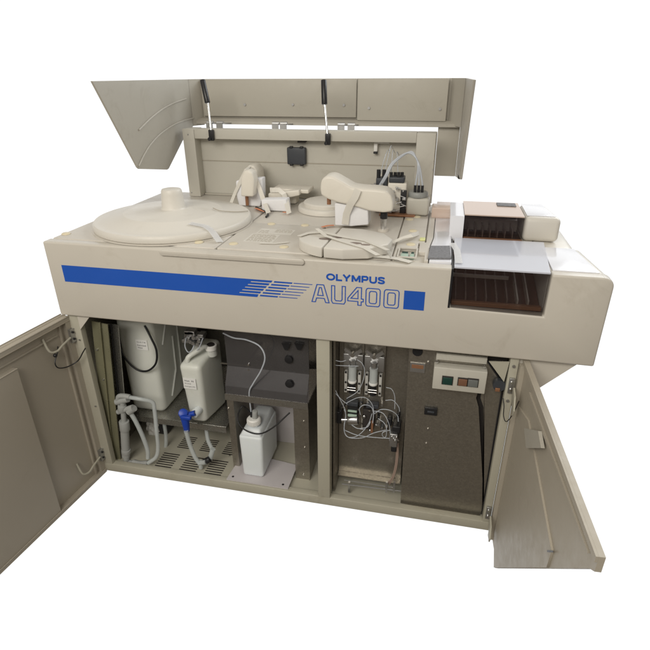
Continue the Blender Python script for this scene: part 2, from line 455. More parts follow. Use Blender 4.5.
# green keys in a recessed tray
mb = MB(); mb.box(.963, 1.012, .048, .053, .8066, .8095); mb.box(.963, 1.012, .121, .126, .8066, .8095); mb.box(.963, .967, .0532, .1208, .8066, .8095); mb.box(1.008, 1.012, .0532, .1208, .8066, .8095)
mb.build('key_tray_rim', 'top', A)
MB().box(.9672, 1.0078, .0532, .1208, .7972, .7985).build('key_tray', 'top', A)
for x0, x1 in ((.971, .990), (.994, 1.005)):
    k = MB().box(x0, x1, .060, .088, .799, .806, .0015).build('green_key', 'palegreen', A)
    MB().box(x0 + .002, x1 - .002, .090, .102, .799, .806, .001).build('key_tab', 'green', k)
MB().box(1.012, 1.0265, .200, .222, .8068, .811, .001).build('yellow_key', 'yellow', A, label='small yellow green square key')
# ivory push buttons
for px, py in ((66, 233.8), (199, 242.2), (233.5, 243.8), (284, 247), (271.5, 224), (305, 225.4), (411, 244.5), (413, 231), (409.5, 219.5), (417, 217), (253, 190)):
    c = at(px, py, z=.8065)
    MB().lathe((c.x, c.y, .8058), [(0, .004), (.009, .0038), (.012, .002), (.0125, 0)], 24).build('push_button', 'button', A)
# printed notice on middle plate
mb = MB()
MB().box(.543, .626, .103, .183, .8066, .8069).box(.552, .655, .187, .238, .8066, .8069).build('notice_sheet', 'paleink', mp)
for (x0, x1, y0, y1, n) in ((.548, .622, .108, .178, 8), (.556, .585, .19, .222, 3), (.60, .65, .205, .236, 3)):
    for k in range(n):
        yy = y0 + (y1 - y0) * (k + .5) / n; x = x0
        while x < x1 - .006:
            l = random.uniform(.005, .014); l = min(l, x1 - x)
            mb.box(x, x + l, yy - .0014, yy + .0014, .8070, .8073); x += l + .0025
mb.build('printed_notice', 'door', mp)

# ---- big disc cover with a knob
DC = (.271, .247)
prof = [(.224, 0), (.231, .003), (.2325, .008), (.2315, .017), (.228, .0215), (.221, .0228), (.216, .0224), (.208, .0255), (.150, .0350), (.146, .0380), (.142, .0388), (.06, .0445), (.05, .0455), (0, .046)]
g = MB().lathe((DC[0], DC[1], .8075), prof, 128).build('reagent_disc_cover', 'disc', A)
def on_disc(px, py, lift=.0035, prof=tuple(prof)):
    d_ = (RM @ Vector(((px - 325) / FPX, -(py - 324.7) / FPX, -1))).normalized(); t_ = .8
    while t_ < 3:
        q_ = CAM + d_ * t_; rr_ = math.hypot(q_.x - DC[0], q_.y - DC[1]); h_ = .8075
        for (ra, za), (rb, zb__) in zip(prof, prof[1:]):
            if rb <= rr_ <= ra: h_ = .8075 + za + (zb__ - za) * (ra - rr_) / (ra - rb)
        if q_.z <= h_ + lift: return q_
        t_ += .001
c = Vector((DC[0] + .004, DC[1] - .004, 0))
mb = MB(); mb.lathe((c.x, c.y, .8515), [(.041, 0), (.037, .002), (.0345, .007), (.031, .045), (.030, .054), (.0275, .0585), (.021, .060), (0, .0602)], 48)
mb.build('knob', 'disc', g)
MB().tube([on_disc(*p) for p in ((213, 208), (219, 210.5), (228, 211.5), (238, 211.8), (248, 211))], .0013, 6, 3).build('seam', 'door', g)
# lower ring under the disc
MB().lathe((DC[0], DC[1], .8056), [(.236, 0), (.236, .003), (.225, .0035)], 128).build('ring', 'top', g)
# ---- split front cover
cx, cy, r, ry = .826, .098, .121, .097
def cpoly(a0, a1, n): return [(cx + r * math.cos(math.radians(a0 + (a1 - a0) * i / n)), cy + ry * math.sin(math.radians(a0 + (a1 - a0) * i / n))) for i in range(n + 1)]
left = cpoly(105, 249.5, 20); rgt = [(cx + r * math.cos(math.radians(a)), cy + ry * math.sin(math.radians(a))) for a in (251.5, 275, 306, 340, 8, 40, 75, 103)]
MB().prism(left, 'z', .8072, .834, .003).build('cuvette_cover', 'disc', A)
cc = MB().prism(rgt, 'z', .8072, .8345, .004).build('cuvette_cover', 'disc', A)
# slots in it
mb = MB()
for px, py, ra, rb in ((325, 238.6, .016, .008), (337, 237.4, .013, .007), (355.5, 243, .016, .008), (365.5, 244.6, .012, .006)):
    q = at(px, py, z=.835); mb.slab([(q.x + ra * math.cos(2 * PI * k / 20), q.y + rb * math.sin(2 * PI * k / 20), .8346) for k in range(20)], (0, 0, .0005))
mb.build('slot', 'rack', cc)
# ---- rear disc cover
rc = MB().lathe((.692, .51, .8055), [(.098, 0), (.098, .012), (.095, .016), (.080, .017), (.080, .026), (.076, .030), (.03, .033), (0, .033)], 96).build('rear_disc_cover', 'disc', A)

# ---- rear panel (tall frame behind the deck)
RP = .62
rp = MB().box(.185, 1.03, .668, .684, .806, 1.040).build('rear_panel', 'panel', A)
mb = MB(); mb.box(.142, .186, RP, .688, .806, 1.0425, .0015); mb.build('post', 'panel', rp)
mb = MB(); mb.box(.966, 1.0275, RP - .002, .688, .806, 1.0405, .0015); mb.build('post', 'panel', rp)
mb = MB(); mb.box(.1865, .9655, RP + .001, .667, 1.010, 1.0425, .0015); mb.build('top_rail', 'panel', rp)
MB().box(.187, .9655, .6655, .6675, .9285, .9305).build('seam', 'door', rp)
MB().box(.187, .9655, .655, .6675, .806, .812, .001).build('bottom_lip', 'lidplate', rp)
# black latch
c0, c1 = at(287.5, 147, y=.66), at(306.5, 164.5, y=.66)
lt = MB().box(c0.x, c1.x, .648, .6675, c1.z, c0.z, .004).build('latch', 'navy', rp)
mb = MB()
for t in (.15, .7): mb.box(c0.x + t * (c1.x - c0.x), c0.x + (t + .16) * (c1.x - c0.x), .646, .66, c1.z - .004, c1.z + .004, .001); mb.box(c0.x + t * (c1.x - c0.x), c0.x + (t + .16) * (c1.x - c0.x), .646, .66, c0.z - .003, c0.z + .004, .001)
mb.build('catch', 'black', lt)
c0 = at(302, 141.5, y=.655); MB().box(c0.x - .014, c0.x + .014, .645, .667, c0.z - .003, c0.z + .003).build('clip', 'dark', rp)
# small white hook
c0 = at(376, 143, y=.655)
MB().box(c0.x - .006, c0.x + .006, .648, .667, c0.z - .027, c0.z, .002).box(c0.x - .006, c0.x + .045, .650, .667, c0.z - .001, c0.z + .003, .001).build('hook', 'white', rp)
MB().box(c0.x - .007, c0.x + .007, .647, .658, c0.z - .034, c0.z - .0275, .001).build('hook_tip', 'black', rp)
mb = MB()
for px, py, y in ((188, 134.5, RP), (191.5, 192.5, RP), (433, 170, RP - .002), (431.5, 195, RP - .002)):
    q = at(px, py, y=y - .001); mb.cyl((q.x, y + .001, q.z), (q.x, y - .0025, q.z), .0022, seg=12)
mb.build('screw', 'zinc', rp)

# ---- raised lid
LZ = 1.2
lid = MB()
prof = [(.183, LZ), (.336, .953), (.345, .947), (.520, .917), (.532, .919), (.66, .997), (.79, 1.052), (.835, 1.056), (.835, LZ)]
lid.prism(prof, 'x', .113, .1195, .001)
lid.prism(prof, 'x', 1.1055, 1.112, .001)
lid.box(.120, 1.105, .815, .835, 1.048, LZ)
f0_, f1_ = at(438, 130, y=.80), at(459.5, 176.6, y=.80)
lid.box(f0_.x, 1.105, .800, .8145, f1_.z, 1.0455, .002)
lid.prism([(.345, .947), (.8, f1_.z), (.8, 1.05), (.66, .997), (.532, .93)], 'x', 1.1055, 1.1115)
lo = lid.build('raised_lid', 'lid', A)
# fillets between back and walls, bottom lip
mb = MB()
mb.prism([(.120, .815), (.142, .815), (.136, .800), (.128, .785), (.120, .760)], 'z', 1.04, LZ)
mb.prism([(1.105, .815), (1.062, .815), (1.075, .790), (1.092, .770), (1.105, .735)], 'z', 1.05, LZ)
mb.prism([(.775, 1.046), (.814, 1.046), (.814, 1.068), (.795, 1.064), (.780, 1.056)], 'x', .120, 1.105, .002)
mb.build('lid_fillet', 'lid', lo)
mb = MB()
mb.box(.148, .736, .806, .814, 1.072, LZ - .0005, .002); mb.build('inner_plate', 'lidplate', lo)
mb = MB(); mb.box(.742, 1.053, .790, .8055, 1.064, LZ - .0005, .002); mb.build('inner_plate', 'lidplate', lo)
# moulded ribs on the left wall
mb = MB()
a1 = [at(*q, x=.1215) for q in ((139, 130), (150, 119), (162, 109.5), (174, 103), (186, 98.8))]
a2 = [at(*q, x=.1215) for q in ((138.8, 166), (144, 155), (151, 144), (161, 133.5), (173.5, 125), (184, 120.5), (194, 118))]
mb.tube(a1, .0028, 8); mb.tube(a2, .0026, 8)
mb.build('moulded_rib', 'lid', lo)
mb = MB()
for px, py in ((198, 104), (245, 104.5), (293, 104.5), (344, 105)):
    q = at(px, py, y=.806); mb.cyl((q.x, .8065, q.z), (q.x, .801, q.z), .0045, seg=16)
for px, py in ((369, 108), (440, 109)):
    q = at(px, py, y=.79); mb.cyl((q.x, .7905, q.z), (q.x, .785, q.z), .0045, seg=16)
mb.build('screw', 'zinc', lo)
# hinges in the bright gap
for px in (210.5, 220.5, 276, 284, 341.5, 351.5):
    q = at(px, 125.5, y=.70)
    mb = MB(); mb.box(q.x - .012, q.x + .012, .689, .694, 1.028, 1.058); mb.slab([(q.x - .012, .69, 1.055), (q.x + .012, .69, 1.055), (q.x + .012, .81, 1.047), (q.x - .012, .81, 1.047)], (0, 0, .003))
    mb.cyl((q.x - .0125, .70, 1.058), (q.x + .0125, .70, 1.058), .0055, seg=12)
    mb.build('hinge', 'zinc', lo)
# gas struts
for (pt, pm, pb, yt) in (((202.5, 80), (207.6, 103), (211, 131), .66), ((323.8, 80), (324.5, 104.5), (327.5, 135), .66)):
    t, m_, b = at(*pt, y=yt), at(*pm, y=yt - .02), at(*pb, y=.612)
    s = MB().cyl(m_, t, .0095, seg=20, bev=.002).build('gas_strut', 'black', lo)
    MB().cyl(b, m_, .0038, seg=14).build('rod', 'chrome', s)
    q = at(pb[0] + .2, pb[1] + 3, y=.612)
    MB().box(q.x - .008, q.x + .009, .606, .6205, q.z - .022, q.z + .014, .002).cyl((q.x - .004, .600, q.z - .016), (q.x - .004, .608, q.z - .016), .006).build('bracket', 'black', s)

# ---- second probe arm in the middle (curved beige hood over a column)
def armshape(name, pts, y0, y1, bev, m, parent):
    P = [at(*p, y=y0) for p in pts]
    return MB().prism([(p.x, p.z) for p in P], 'y', y0, y1, bev, 4).build(name, m, parent)
ar = armshape('probe_arm', ((320.5, 183), (322, 178.5), (327, 176), (333, 176.5), (342, 181.5), (352, 187.5), (362, 188.8), (376, 189.6), (386, 191), (391.5, 196), (393.3, 203), (392.8, 211.5), (384, 213), (370, 211.5), (352, 206), (338, 203), (328, 199.5), (321, 195.5), (320, 189)), .25, .325, .007, 'arm', A)
q = at(384, 213, y=.287)
MB().cyl((q.x, .287, q.z + .003), (q.x, .287, q.z - .016), .0105, bev=.001).build('collar', 'black', ar)
MB().cyl((q.x, .287, q.z - .0155), (q.x, .287, .812), .0078).build('probe_tube', 'chrome', ar)
MB().cyl((q.x, .287, .8047), (q.x, .287, .8125), .016).build('wash_well', 'top', ar)
q = at(329, 201.5, y=.29); MB().cyl((q.x, .29, q.z + .012), (q.x, .29, q.z - .008), .006).build('probe_holder', 'copper', ar)
MB().box(.772, .858, .318, .36, .806, .872, .006).build('arm_column', 'arm', ar)
# ---- first probe arm at the back left (pentagonal hood)
P = [at(*p, y=.455) for p in ((240.8, 196.5), (240.8, 178), (243.5, 171), (248, 170), (252, 173), (254, 180), (253.2, 196.8))]
a1 = MB().prism([(p.x, p.z) for p in P], 'y', .455, .50, .005).build('probe_arm', 'arm', A)
P = [at(*p, y=.56) for p in ((244, 180), (246.5, 168), (250, 164.5), (255, 165.5), (258.5, 171), (259.5, 180), (256, 190))]
MB().prism([(p.x, p.z) for p in P], 'y', .546, .62, .006).build('arm_rear', 'arm', a1)
q = at(247, 200, y=.488); MB().cyl((q.x, .488, q.z + .02), (q.x, .488, q.z - .018), .0055).build('probe_holder', 'copper', a1)
MB().box(.385, .45, .545, .60, .806, .89, .004).build('arm_column', 'arm', a1)
# ---- third low arm beside it
P = [at(*p, y=.52) for p in ((268, 199), (268, 193.5), (283, 191.5), (299, 190), (299.5, 195.5), (284, 199))]
a3 = MB().prism([(p.x, p.z) for p in P], 'y', .52, .56, .004).build('mixer_arm', 'arm', A)
MB().box(.50, .57, .561, .61, .806, .848, .008).build('arm_column', 'arm', a3)
MB().box(.49, .62, .54, .62, .8485, .862, .004).build('arm_top', 'arm', a3)

# ---- wash station and mechanism at the right rear of the deck
q0, q1 = at(388, 183, y=.49), at(405, 212, y=.49)
wb = MB().box(q0.x, q1.x, .49, .55, .806, q0.z, .004).build('wash_station', 'arm', A)
MB().box(q0.x + .002, q1.x - .008, .492, .54, q0.z + .0005, q0.z + .018, .004).build('station_cap', 'navy', wb)
for i, px in enumerate((391, 395, 398.5, 402)):
    q = at(px, 178, y=.50 + .01 * (i % 2)); MB().cyl((q.x, q.y, q.z - .006), (q.x, q.y, q.z + .018), .0052).build('tube_fitting', 'black', wb)
mb = MB()
for k in range(26):
    px, py = random.uniform(386, 404), random.uniform(187, 213); q = at(px, py, y=.475)
    t = random.choice((0, 1, 2))
    if t == 0: mb.cyl((q.x, .47, q.z), (q.x, .49, q.z), random.uniform(.002, .005), seg=12)
    elif t == 1: mb.box(q.x - .005, q.x + .006, .47, .489, q.z - .003, q.z + .003, .0008)
    else: mb.cyl((q.x - .008, .478, q.z), (q.x + .009, .478, q.z + random.uniform(-.008, .008)), .002, seg=10)
mb.build('linkage', 'zinc', wb)
q0, q1 = at(401, 190, y=.485), at(405.5, 213, y=.485); MB().box(q0.x, q1.x, .478, .4895, .812, q0.z, .001).build('guide_rail', 'black', wb)
MB().box(.872, .985, .455, .56, .8062, .812, .001).build('drip_tray', 'copper', wb)
# left group of fittings
q0, q1 = at(376, 178, y=.50), at(387, 186, y=.50)
lg = MB().box(q0.x, q1.x, .50, .54, q1.z - .004, q0.z, .003).build('manifold_block', 'navy', A)
MB().box(q0.x - .003, q1.x + .006, .495, .56, .8125, q1.z - .005, .002).build('block_stand', 'copper', lg)
mb = MB()
for px, py in ((374.5, 187), (378, 190), (382, 187.5), (386, 191), (371.5, 188)):
    q = at(px, py, y=.485); mb.cyl((q.x, .478, q.z), (q.x, .496, q.z), .005, seg=12); mb.cyl((q.x, .487, q.z - .01), (q.x, .487, q.z + .012), .003, seg=10)
mb.build('fitting', 'zinc', lg)
for px in (378.5, 384): 
    q = at(px, 176, y=.51); MB().cyl((q.x, q.y, q.z - .008), (q.x, q.y, q.z + .020), .0062).build('tube_fitting', 'black', lg)
# beige wash bottle on the post
q0, q1 = at(407, 198, y=.47), at(428, 216, y=.47)
xc = (q0.x + q1.x) / 2; rw = (q1.x - q0.x) / 2
wp = MB().box(q0.x, q1.x, .47, .53, .808, q0.z, .008, seg=4).build('wash_pot', 'panel', A)
MB().lathe((xc - .002, .50, q0.z), [(.030, .0004), (.031, .003), (.031, .012), (.028, .016), (0, .016)], 40).build('pot_cap', 'greycap', wp)
for d in (-.011, 0, .011):
    MB().cyl((xc + d - .001, .487, q0.z + .0165), (xc + d - .001, .487, q0.z + .037), .0045).build('tube_fitting', 'black', wp)
mb = MB()
for d, ex in ((-.011, 0), (0, .4), (.011, 1)):
    zt_ = q0.z + .037
    pk = at(407 + 3 * ex, 153 - 1.2 * ex, y=.51); st = at(420 - 2 + 2 * ex, 168, y=.49)
    e1 = at(392 + 2 * ex, 163, y=.51); e2 = at(379 + 2 * ex, 186, y=.50)
    mb.tube([(xc + d - .001, .487, zt_), st, at(416, 158, y=.50), pk, e1, at(385 + 2 * ex, 176, y=.50), e2], .0028, 10)
for px0, px1, t in ((380, 388, 150), (384, 391, 146), (391, 393, 150), (398, 397, 152)):
    mb.tube([at(px0, 176, y=.51), at((px0 + px1) / 2, 160, y=.55), at(px1, t, y=.60), at(px1 + 2, t + 3, y=.64)], .0012, 8)
mb.build('tube', 'ptfe', A)
# cords and orange markers near deck back edge
mb = MB(); mb.tube([at(256, 207, z=.809), at(262, 210, z=.81), at(268, 214, z=.809), at(266, 217, z=.808)], .003, 8); mb.build('cord', 'cord', A)

# ---- front rack compartment at the right
rk = MB().box(1.0985, 1.3165, .0345, .258, .6605, .664).box(1.0985, 1.3165, .255, .2595, .6645, .795).build('rack_compartment', 'inner', A)
mb = MB()
mb.box(1.104, 1.312, .02, .034, .7045, .714, .001)
mb.build('rack_rail', 'copper', rk)
for i in range(8):
    x = 1.112 + i * .0245
    s = Vector((.012, 0, 0))
    MB().slab([(x, .045, .70), (x + .0035, .045, .70), (x + .0035, .20, .735), (x, .20, .735)], (0, 0, .019)).build('rack_divider', 'rack' if i < 6 else 'rackl', rk)
MB().slab([(1.1, .046, .692), (1.315, .046, .692), (1.315, .22, .730), (1.1, .22, .730)], (0, 0, .006)).build('rack_floor', 'rfloor', rk)
MB().box(1.102, 1.24, .10, .106, .748, .757, .001).build('cross_bar', 'rackl', rk)
MB().box(1.10, 1.315, .222, .254, .73, .768, .003).build('rack_pusher', 'copper', rk)
ww = MB().slab([(1.103, .003, .7035), (1.3125, .003, .7005), (1.3125, .003, .8035), (1.103, .003, .8035)], (0, .003, 0)).build('smoked_window', 'glass', rk)
MB().slab([(1.1015, .003, .8042), (1.3135, .003, .8042), (1.336, .248, .8042), (1.104, .248, .8042)], (0, 0, .0035)).build('top_cover', 'refl_white', rk)  # pale sheet, its reflection put into the colour
MB().box(1.0958, 1.1005, -.0004, .25, .704, .803).build('gasket', 'black', rk)
# ---- rear rack unit behind it
ru = MB()
ru.prism([(1.286, .288), (1.381, .288), (1.364, .455), (1.288, .452)], 'z', .7955, .863, .014, 5)
ro = ru.build('rear_rack_unit', 'wing', A)
MB().prism([(1.292, .303), (1.366, .303), (1.352, .447), (1.293, .445)], 'z', .8632, .8648, .0005).build('unit_cap', 'cover', ro)
MB().slab([(1.090, .262, .7958), (1.126, .262, .7958), (1.126, .276, .861), (1.088, .276, .861)], (0, .17, 0)).build('side_frame', 'cover', ro)
MB().box(1.127, 1.285, .44, .452, .7958, .858).box(1.127, 1.285, .30, .44, .7958, .798).build('compartment', 'dark', ro)
MB().slab([(1.1265, .286, .8612), (1.2845, .286, .8612), (1.2845, .455, .8612), (1.1265, .455, .8612)], (0, 0, .003)).build('reflection_tan_cover', 'refl_tan', ro)  # tan tone is a painted reflection on the acrylic top
MB().slab([(1.1265, .284, .799), (1.2845, .284, .799), (1.2845, .284, .8605), (1.1265, .284, .8605)], (0, .003, 0)).build('smoked_window', 'glass', ro)
for i in range(7):
    x = 1.14 + i * .020
    MB().slab([(x, .30, .799), (x + .003, .30, .799), (x + .003, .40, .806), (x, .40, .806)], (0, 0, .020)).build('rack_divider', 'rack', ro)
MB().box(1.13, 1.28, .37, .385, .80, .832).build('rack_pusher', 'rackl', ro)
MB().box(1.128, 1.284, .262, .282, .7955, .803, .001).build('rack_rail', 'copper', ro)
q = at(503, 206, z=.864)
MB().box(1.222, 1.275, .40, .44, .8645, .867, .001).build('vent_patch', 'pad', ro)
MB().box(1.035, 1.36, .462, .525, .7965, .838, .003).build('rear_shelf', 'refl_tan', ro)

# ================================================================ LOWER CABINET
mb = MB()
mb.box(.012, 1.285, .012, .034, -.010, .0225, .0015)
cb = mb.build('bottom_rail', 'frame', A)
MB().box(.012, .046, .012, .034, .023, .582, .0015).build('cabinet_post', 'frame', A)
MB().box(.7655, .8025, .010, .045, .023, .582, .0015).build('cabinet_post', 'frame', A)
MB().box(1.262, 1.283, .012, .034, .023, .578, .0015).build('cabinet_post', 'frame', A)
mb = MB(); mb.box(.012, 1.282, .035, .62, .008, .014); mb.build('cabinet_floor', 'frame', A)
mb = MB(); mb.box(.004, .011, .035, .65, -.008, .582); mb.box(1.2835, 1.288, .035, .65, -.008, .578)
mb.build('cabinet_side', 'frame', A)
MB().box(.012, 1.282, .600, .606, .0145, .582).build('cabinet_back', 'steel', A)
MB().box(.7735, .7775, .046, .599, .0145, .582).build('partition', 'steel2', A)
# vents in the floor
mb = MB()
for gx0, gx1, gy0, gy1 in ((.185, .245, .045, .11), (.275, .335, .045, .11), (.365, .425, .045, .11), (.215, .265, .15, .21), (.30, .35, .15, .21), (.385, .435, .15, .21)):
    for k in range(7):
        y = gy0 + (gy1 - gy0) * k / 6; mb.box(gx0, gx1, y - .0022, y + .0022, .0142, .0148)
mb.build('floor_vent', 'dark', A)
mb = MB().box(.055, .20, .30, .44, .0145, .12, .02).box(.09, .15, .2, .28, .0145, .08, .01)
mb.build('drain_pump', 'black', A)
# yellow-chromate side rail at the far left
q_ = [at(*p, y=.045) for p in ((91.5, 321), (100, 323), (114, 463), (106.5, 461))]
g_ = MB(); g_.slab(q_, (0, .003, 0))
q_ = [at(*p, y=.047) for p in ((100, 323), (107.5, 324.5), (121, 464), (114, 463))]
g_.slab(q_, (0, .003, 0)); g_.build('side_rail', 'gold', A)
q_ = [at(*p, y=.044) for p in ((99.6, 322), (100.6, 322), (114.6, 464), (113.6, 464))]
MB().slab(q_, (0, -.004, 0)).build('rail_fold', 'gold', A)
q_ = [at(*p, y=.075) for p in ((107, 324), (118, 325), (128, 440), (120, 440))]
MB().slab(q_, (0, .003, 0)).build('side_rail', 'steel2', A)
MB().box(.0125, .0165, .036, .59, .0145, .58).build('cabinet_liner', 'steel', A)
MB().tube([at(110.5, 324, y=.07), at(123, 440, y=.07)], .0025, 8, 1).build('edge_trim', 'black', A)
MB().slab([(.0465, .0105, .581), (.088, .0105, .581), (.0465, .0105, .535)], (0, .003, 0)).build('gusset', 'cream', A)
mb = MB()
for z in (.45, .21): mb.cyl((.036, .008, z + .05), (.036, .012, z + .05), .0025, seg=10)
for p in ((96.5, 350), (104, 420), (103, 380)): q = at(*p, y=.04); mb.cyl(q, q + Vector((0, .006, 0)), .003, seg=10)
mb.build('screw', 'zinc', A)
# shelf for the tanks
sh = MB().box(.062, .425, .125, .50, .146, .152, .001).box(.062, .425, .122, .1245, .13, .152).build('tank_shelf', 'steel2', A)
# latch clutter under the deck above small tank
mb = MB()
for k in range(14):
    q = at(random.uniform(184, 206), random.uniform(329, 342), y=.16)
    mb.box(q.x - .01, q.x + .01, .15, .18, q.z - .006, q.z + .006, .002) if k % 2 else mb.cyl((q.x, .14, q.z), (q.x, .18, q.z), .006, seg=12)
q = at(190, 335, y=.15); mb.box(q.x - .02, q.x + .015, .15, .17, q.z - .008, q.z + .012, .002)
mb.build('float_switch_unit', 'zinc', A)
mb = MB(); q0 = at(186, 338, y=.14)
mb.tube([q0, at(185, 346, y=.14), at(188, 352, y=.14), at(192, 350, y=.15), at(196, 340, y=.16)], .002, 8); mb.tube([at(203, 338, y=.14), at(199, 348, y=.14), at(194, 353, y=.15)], .002, 8)
mb.build('tube', 'ptfe', A)

# ---- smoked hood on its frame over the bottle
HY = .085
U = lambda X, Y, y=HY: at(210 + X / 3.824, 330 + Y / 3.824, y=y)
hd = MB()
prof = [(HY + .03, .585), (HY + .03, .40), (HY, .345), (HY - .004, .318)]
xl, xr = U(46, 100).x, U(368, 100).x
a = MB()
for (y0, z0), (y1, z1) in zip(prof, prof[1:]):
    a.slab([(xl, y0, z0), (xr, y0, z0), (xr, y1, z1), (xl, y1, z1)], (0, .003, 0))
h = a.build('smoked_hood', 'smoke', A)
MB().slab([(xl - .002, HY - .006, .319), (xr + .003, HY - .006, .319), (xr + .003, HY - .006, .296), (xl - .002, HY - .006, .296)], (0, .003, 0)).build('hood_lip', 'steel2', h)
MB().box(xl, xl + .022, HY, HY + .16, .0145, .300).build('hood_leg', 'steel', h)
q0 = U(318, 300).x
MB().box(q0, xr, HY, HY + .003, .0145, .2955).box(xr, xr + .003, HY - .002, HY + .16, .0145, .31).build('hood_leg', 'steel', h)
MB().box(xl + .023, xr - .001, .30, .304, .0145, .58).build('hood_back', 'steel2', h)
MB().box(xl + .004, xr - .03, .255, .258, .0145, .315).build('inner_sheet', 'tray', h)
MB().slab([U(60, 225, .20), U(195, 45, .20), U(203, 50, .20), U(68, 232, .20)], (0, .004, 0)).build('brace', 'black', h)
MB().slab([U(40, 125, .20), U(200, 140, .20), U(200, 144, .20), U(40, 129, .20)], (0, .004, 0)).build('brace', 'steel', h)
for X, Y in ((303, 109), (305, 202)):
    q = U(X, Y, HY + (.03 if Y < 150 else .012))
    MB().cyl((q.x, q.y + .001, q.z), (q.x, q.y - .010, q.z), .0125, bev=.002).build('knob', 'black', h)
for X in (293, 342):
    q = U(X, 62, HY + .026); MB().slab([(q.x - .014, q.y, q.z + .012), (q.x + .014, q.y, q.z + .012), (q.x + .005, q.y, q.z - .010), (q.x - .005, q.y, q.z - .010)], (0, -.006, 0)).build('clip', 'black', h)
mb = MB()
for X, Y in ((358, 350), (358, 552), (362, 450), (70, 300), (75, 480)):
    q = U(X, Y); mb.cyl((q.x, HY - .003, q.z), (q.x, HY + .001, q.z), .003, seg=10)
for X, Y in ((148, 131), (148, 152)):
    q = U(X, Y, HY + .03); mb.cyl((q.x, HY + .026, q.z), (q.x, HY + .031, q.z), .0035, seg=10)
mb.build('screw', 'chrome', h)
# sheet metal to the right of the hood
MB().slab([U(378, 150, .25), U(410, 150, .25), U(410, 520, .25), U(378, 400, .25)], (0, .003, 0)).build('side_sheet', 'steel2', A)
# white mounting sheet under the bottle
p = [at(226.5, 480, z=.024), at(288, 489.5, z=.024), at(297.5, 466, z=.024), at(244, 453, z=.024)]
ts = MB().slab(p, (0, 0, .004)).build('bottle_sheet', 'tray', A)
mb = MB()
for px, py in ((233, 476.5), (283, 484.5)):
    q = at(px, py, z=.0283); mb.cyl((q.x, q.y, .0281), (q.x, q.y, .0286), .0038, seg=16)
mb.build('screw_hole', 'black', ts)

# ---- pump board with syringes
BY = .105
bd = MB().box(.812, 1.012, BY, BY + .003, .055, .58).build('pump_board', 'steel', A)
MB().box(.812, 1.012, BY - .022, BY - .0005, .052, .0545).box(.8045, .8105, .05, BY + .05, .0145, .58).build('board_flange', 'steel', bd)
W = lambda X, Y, y=.08: at(335 + X / 8.12, 340 + Y / 8.12, y=y)
for cx_ in (150, 320):
    t0, b0 = W(cx_, 50, .095), W(cx_, 480, .095)
    x = W(cx_, 250, .085).x; hw = .030
    sy = MB().box(x - hw, x + hw, .088, BY - .0005, W(0, 480, .09).z, .577, .002).build('syringe_pump', 'steel', bd)
    MB().box(x - hw + .002, x + hw - .002, .074, .0875, W(0, 215, .08).z, W(0, 95, .08).z, .002).build('valve_block', 'zinc', sy)
    MB().cyl((x, .066, W(0, 300, .07).z), (x, .066, W(0, 190, .07).z), .0115).build('barrel', 'hose', sy)
    MB().cyl((x, .066, W(0, 322, .07).z), (x, .066, W(0, 298, .07).z), .0125, bev=.003).build('plunger', 'label', sy)
    MB().cyl((x, .066, W(0, 400, .07).z), (x, .066, W(0, 323, .07).z), .010).build('plunger_clamp', 'black', sy)
    MB().cyl((x, .066, W(0, 186, .07).z), (x, .066, W(0, 140, .07).z), .008, .010).build('inlet', 'zinc', sy)
    for d in (-1, 1):
        xx = x + d * .0195
        r_ = MB().box(xx - .0042, xx + .0042, .070, .0875, W(0, 400, .08).z, W(0, 235, .08).z, .001).build('guide_rail', 'greyrail', sy)
        mb = MB()
        for Y in (250, 330, 392): q = W(0, Y, .07); mb.cyl((xx, .0665, q.z), (xx, .0700, q.z), .0028, seg=10)
        mb.build('screw', 'black', r_)
        q = W(0, 90, .07); MB().slab([(x, .07, q.z - .004), (x + d * .022, .07, q.z + .014), (x + d * .026, .07, q.z + .006), (x + d * .004, .07, q.z - .014)], (0, .006, 0)).build('spring_clip', 'zinc', sy)
    q = W(0, 112, .06); MB().cyl((x, .06, q.z), (x, .074, q.z), .006).build('knob', 'chrome', sy)
    mb = MB()
    for Y in (365, 385): q = W(0, Y, .06); mb.cyl((x - .012, .055, q.z), (x + .012, .055, q.z), .002, seg=10)
    mb.build('clamp_pin', 'chrome', sy)
    MB().box(x - .018, x + .018, .066, .0875, W(0, 500, .08).z, W(0, 470, .08).z, .002).build('pump_foot', 'navy', sy)
T = lambda X, Y, y=.07: at(335 + X / 6.5, 400 + Y / 6.5, y=y)
q = T(120, 110)
vm = MB().cyl((T(85, 135).x, .07, T(85, 128).z), (T(152, 140).x, .07, T(152, 128).z), .0155, bev=.003).build('valve_motor', 'chrome', bd)
MB().cyl((T(45, 130).x, .07, T(45, 128).z), (T(84, 130).x, .07, T(84, 128).z), .008).build('fitting', 'chrome', vm)
MB().box(T(80, 0).x, T(150, 0).x, .072, .10, T(0, 100).z, T(0, 20).z, .003).build('motor_bracket', 'black', vm)
MB().box(T(85, 0).x, T(145, 0).x, .066, .0715, T(0, 90).z, T(0, 78).z, .001).box(T(85, 0).x, T(145, 0).x, .066, .0715, T(0, 62).z, T(0, 52).z, .001).build('strap', 'palegreen', vm)
MB().box(T(-5, 0).x, T(40, 0).x, .08, .10, T(0, 165).z, T(0, 90).z, .003).build('connector', 'black', vm)
mf = MB().box(T(372, 0).x, T(425, 0).x, .055, .09, T(0, 235).z, T(0, 155).z, .002).build('flow_manifold', 'zinc', bd)
MB().box(T(385, 0).x, T(440, 0).x, .06, .10, T(0, 152).z, T(0, 112).z, .003).build('manifold_cap', 'black', mf)
MB().box(T(385, 0).x, T(422, 0).x, .06, .09, T(0, 275).z, T(0, 240).z, .003).build('manifold_foot', 'black', mf)
mb = MB()
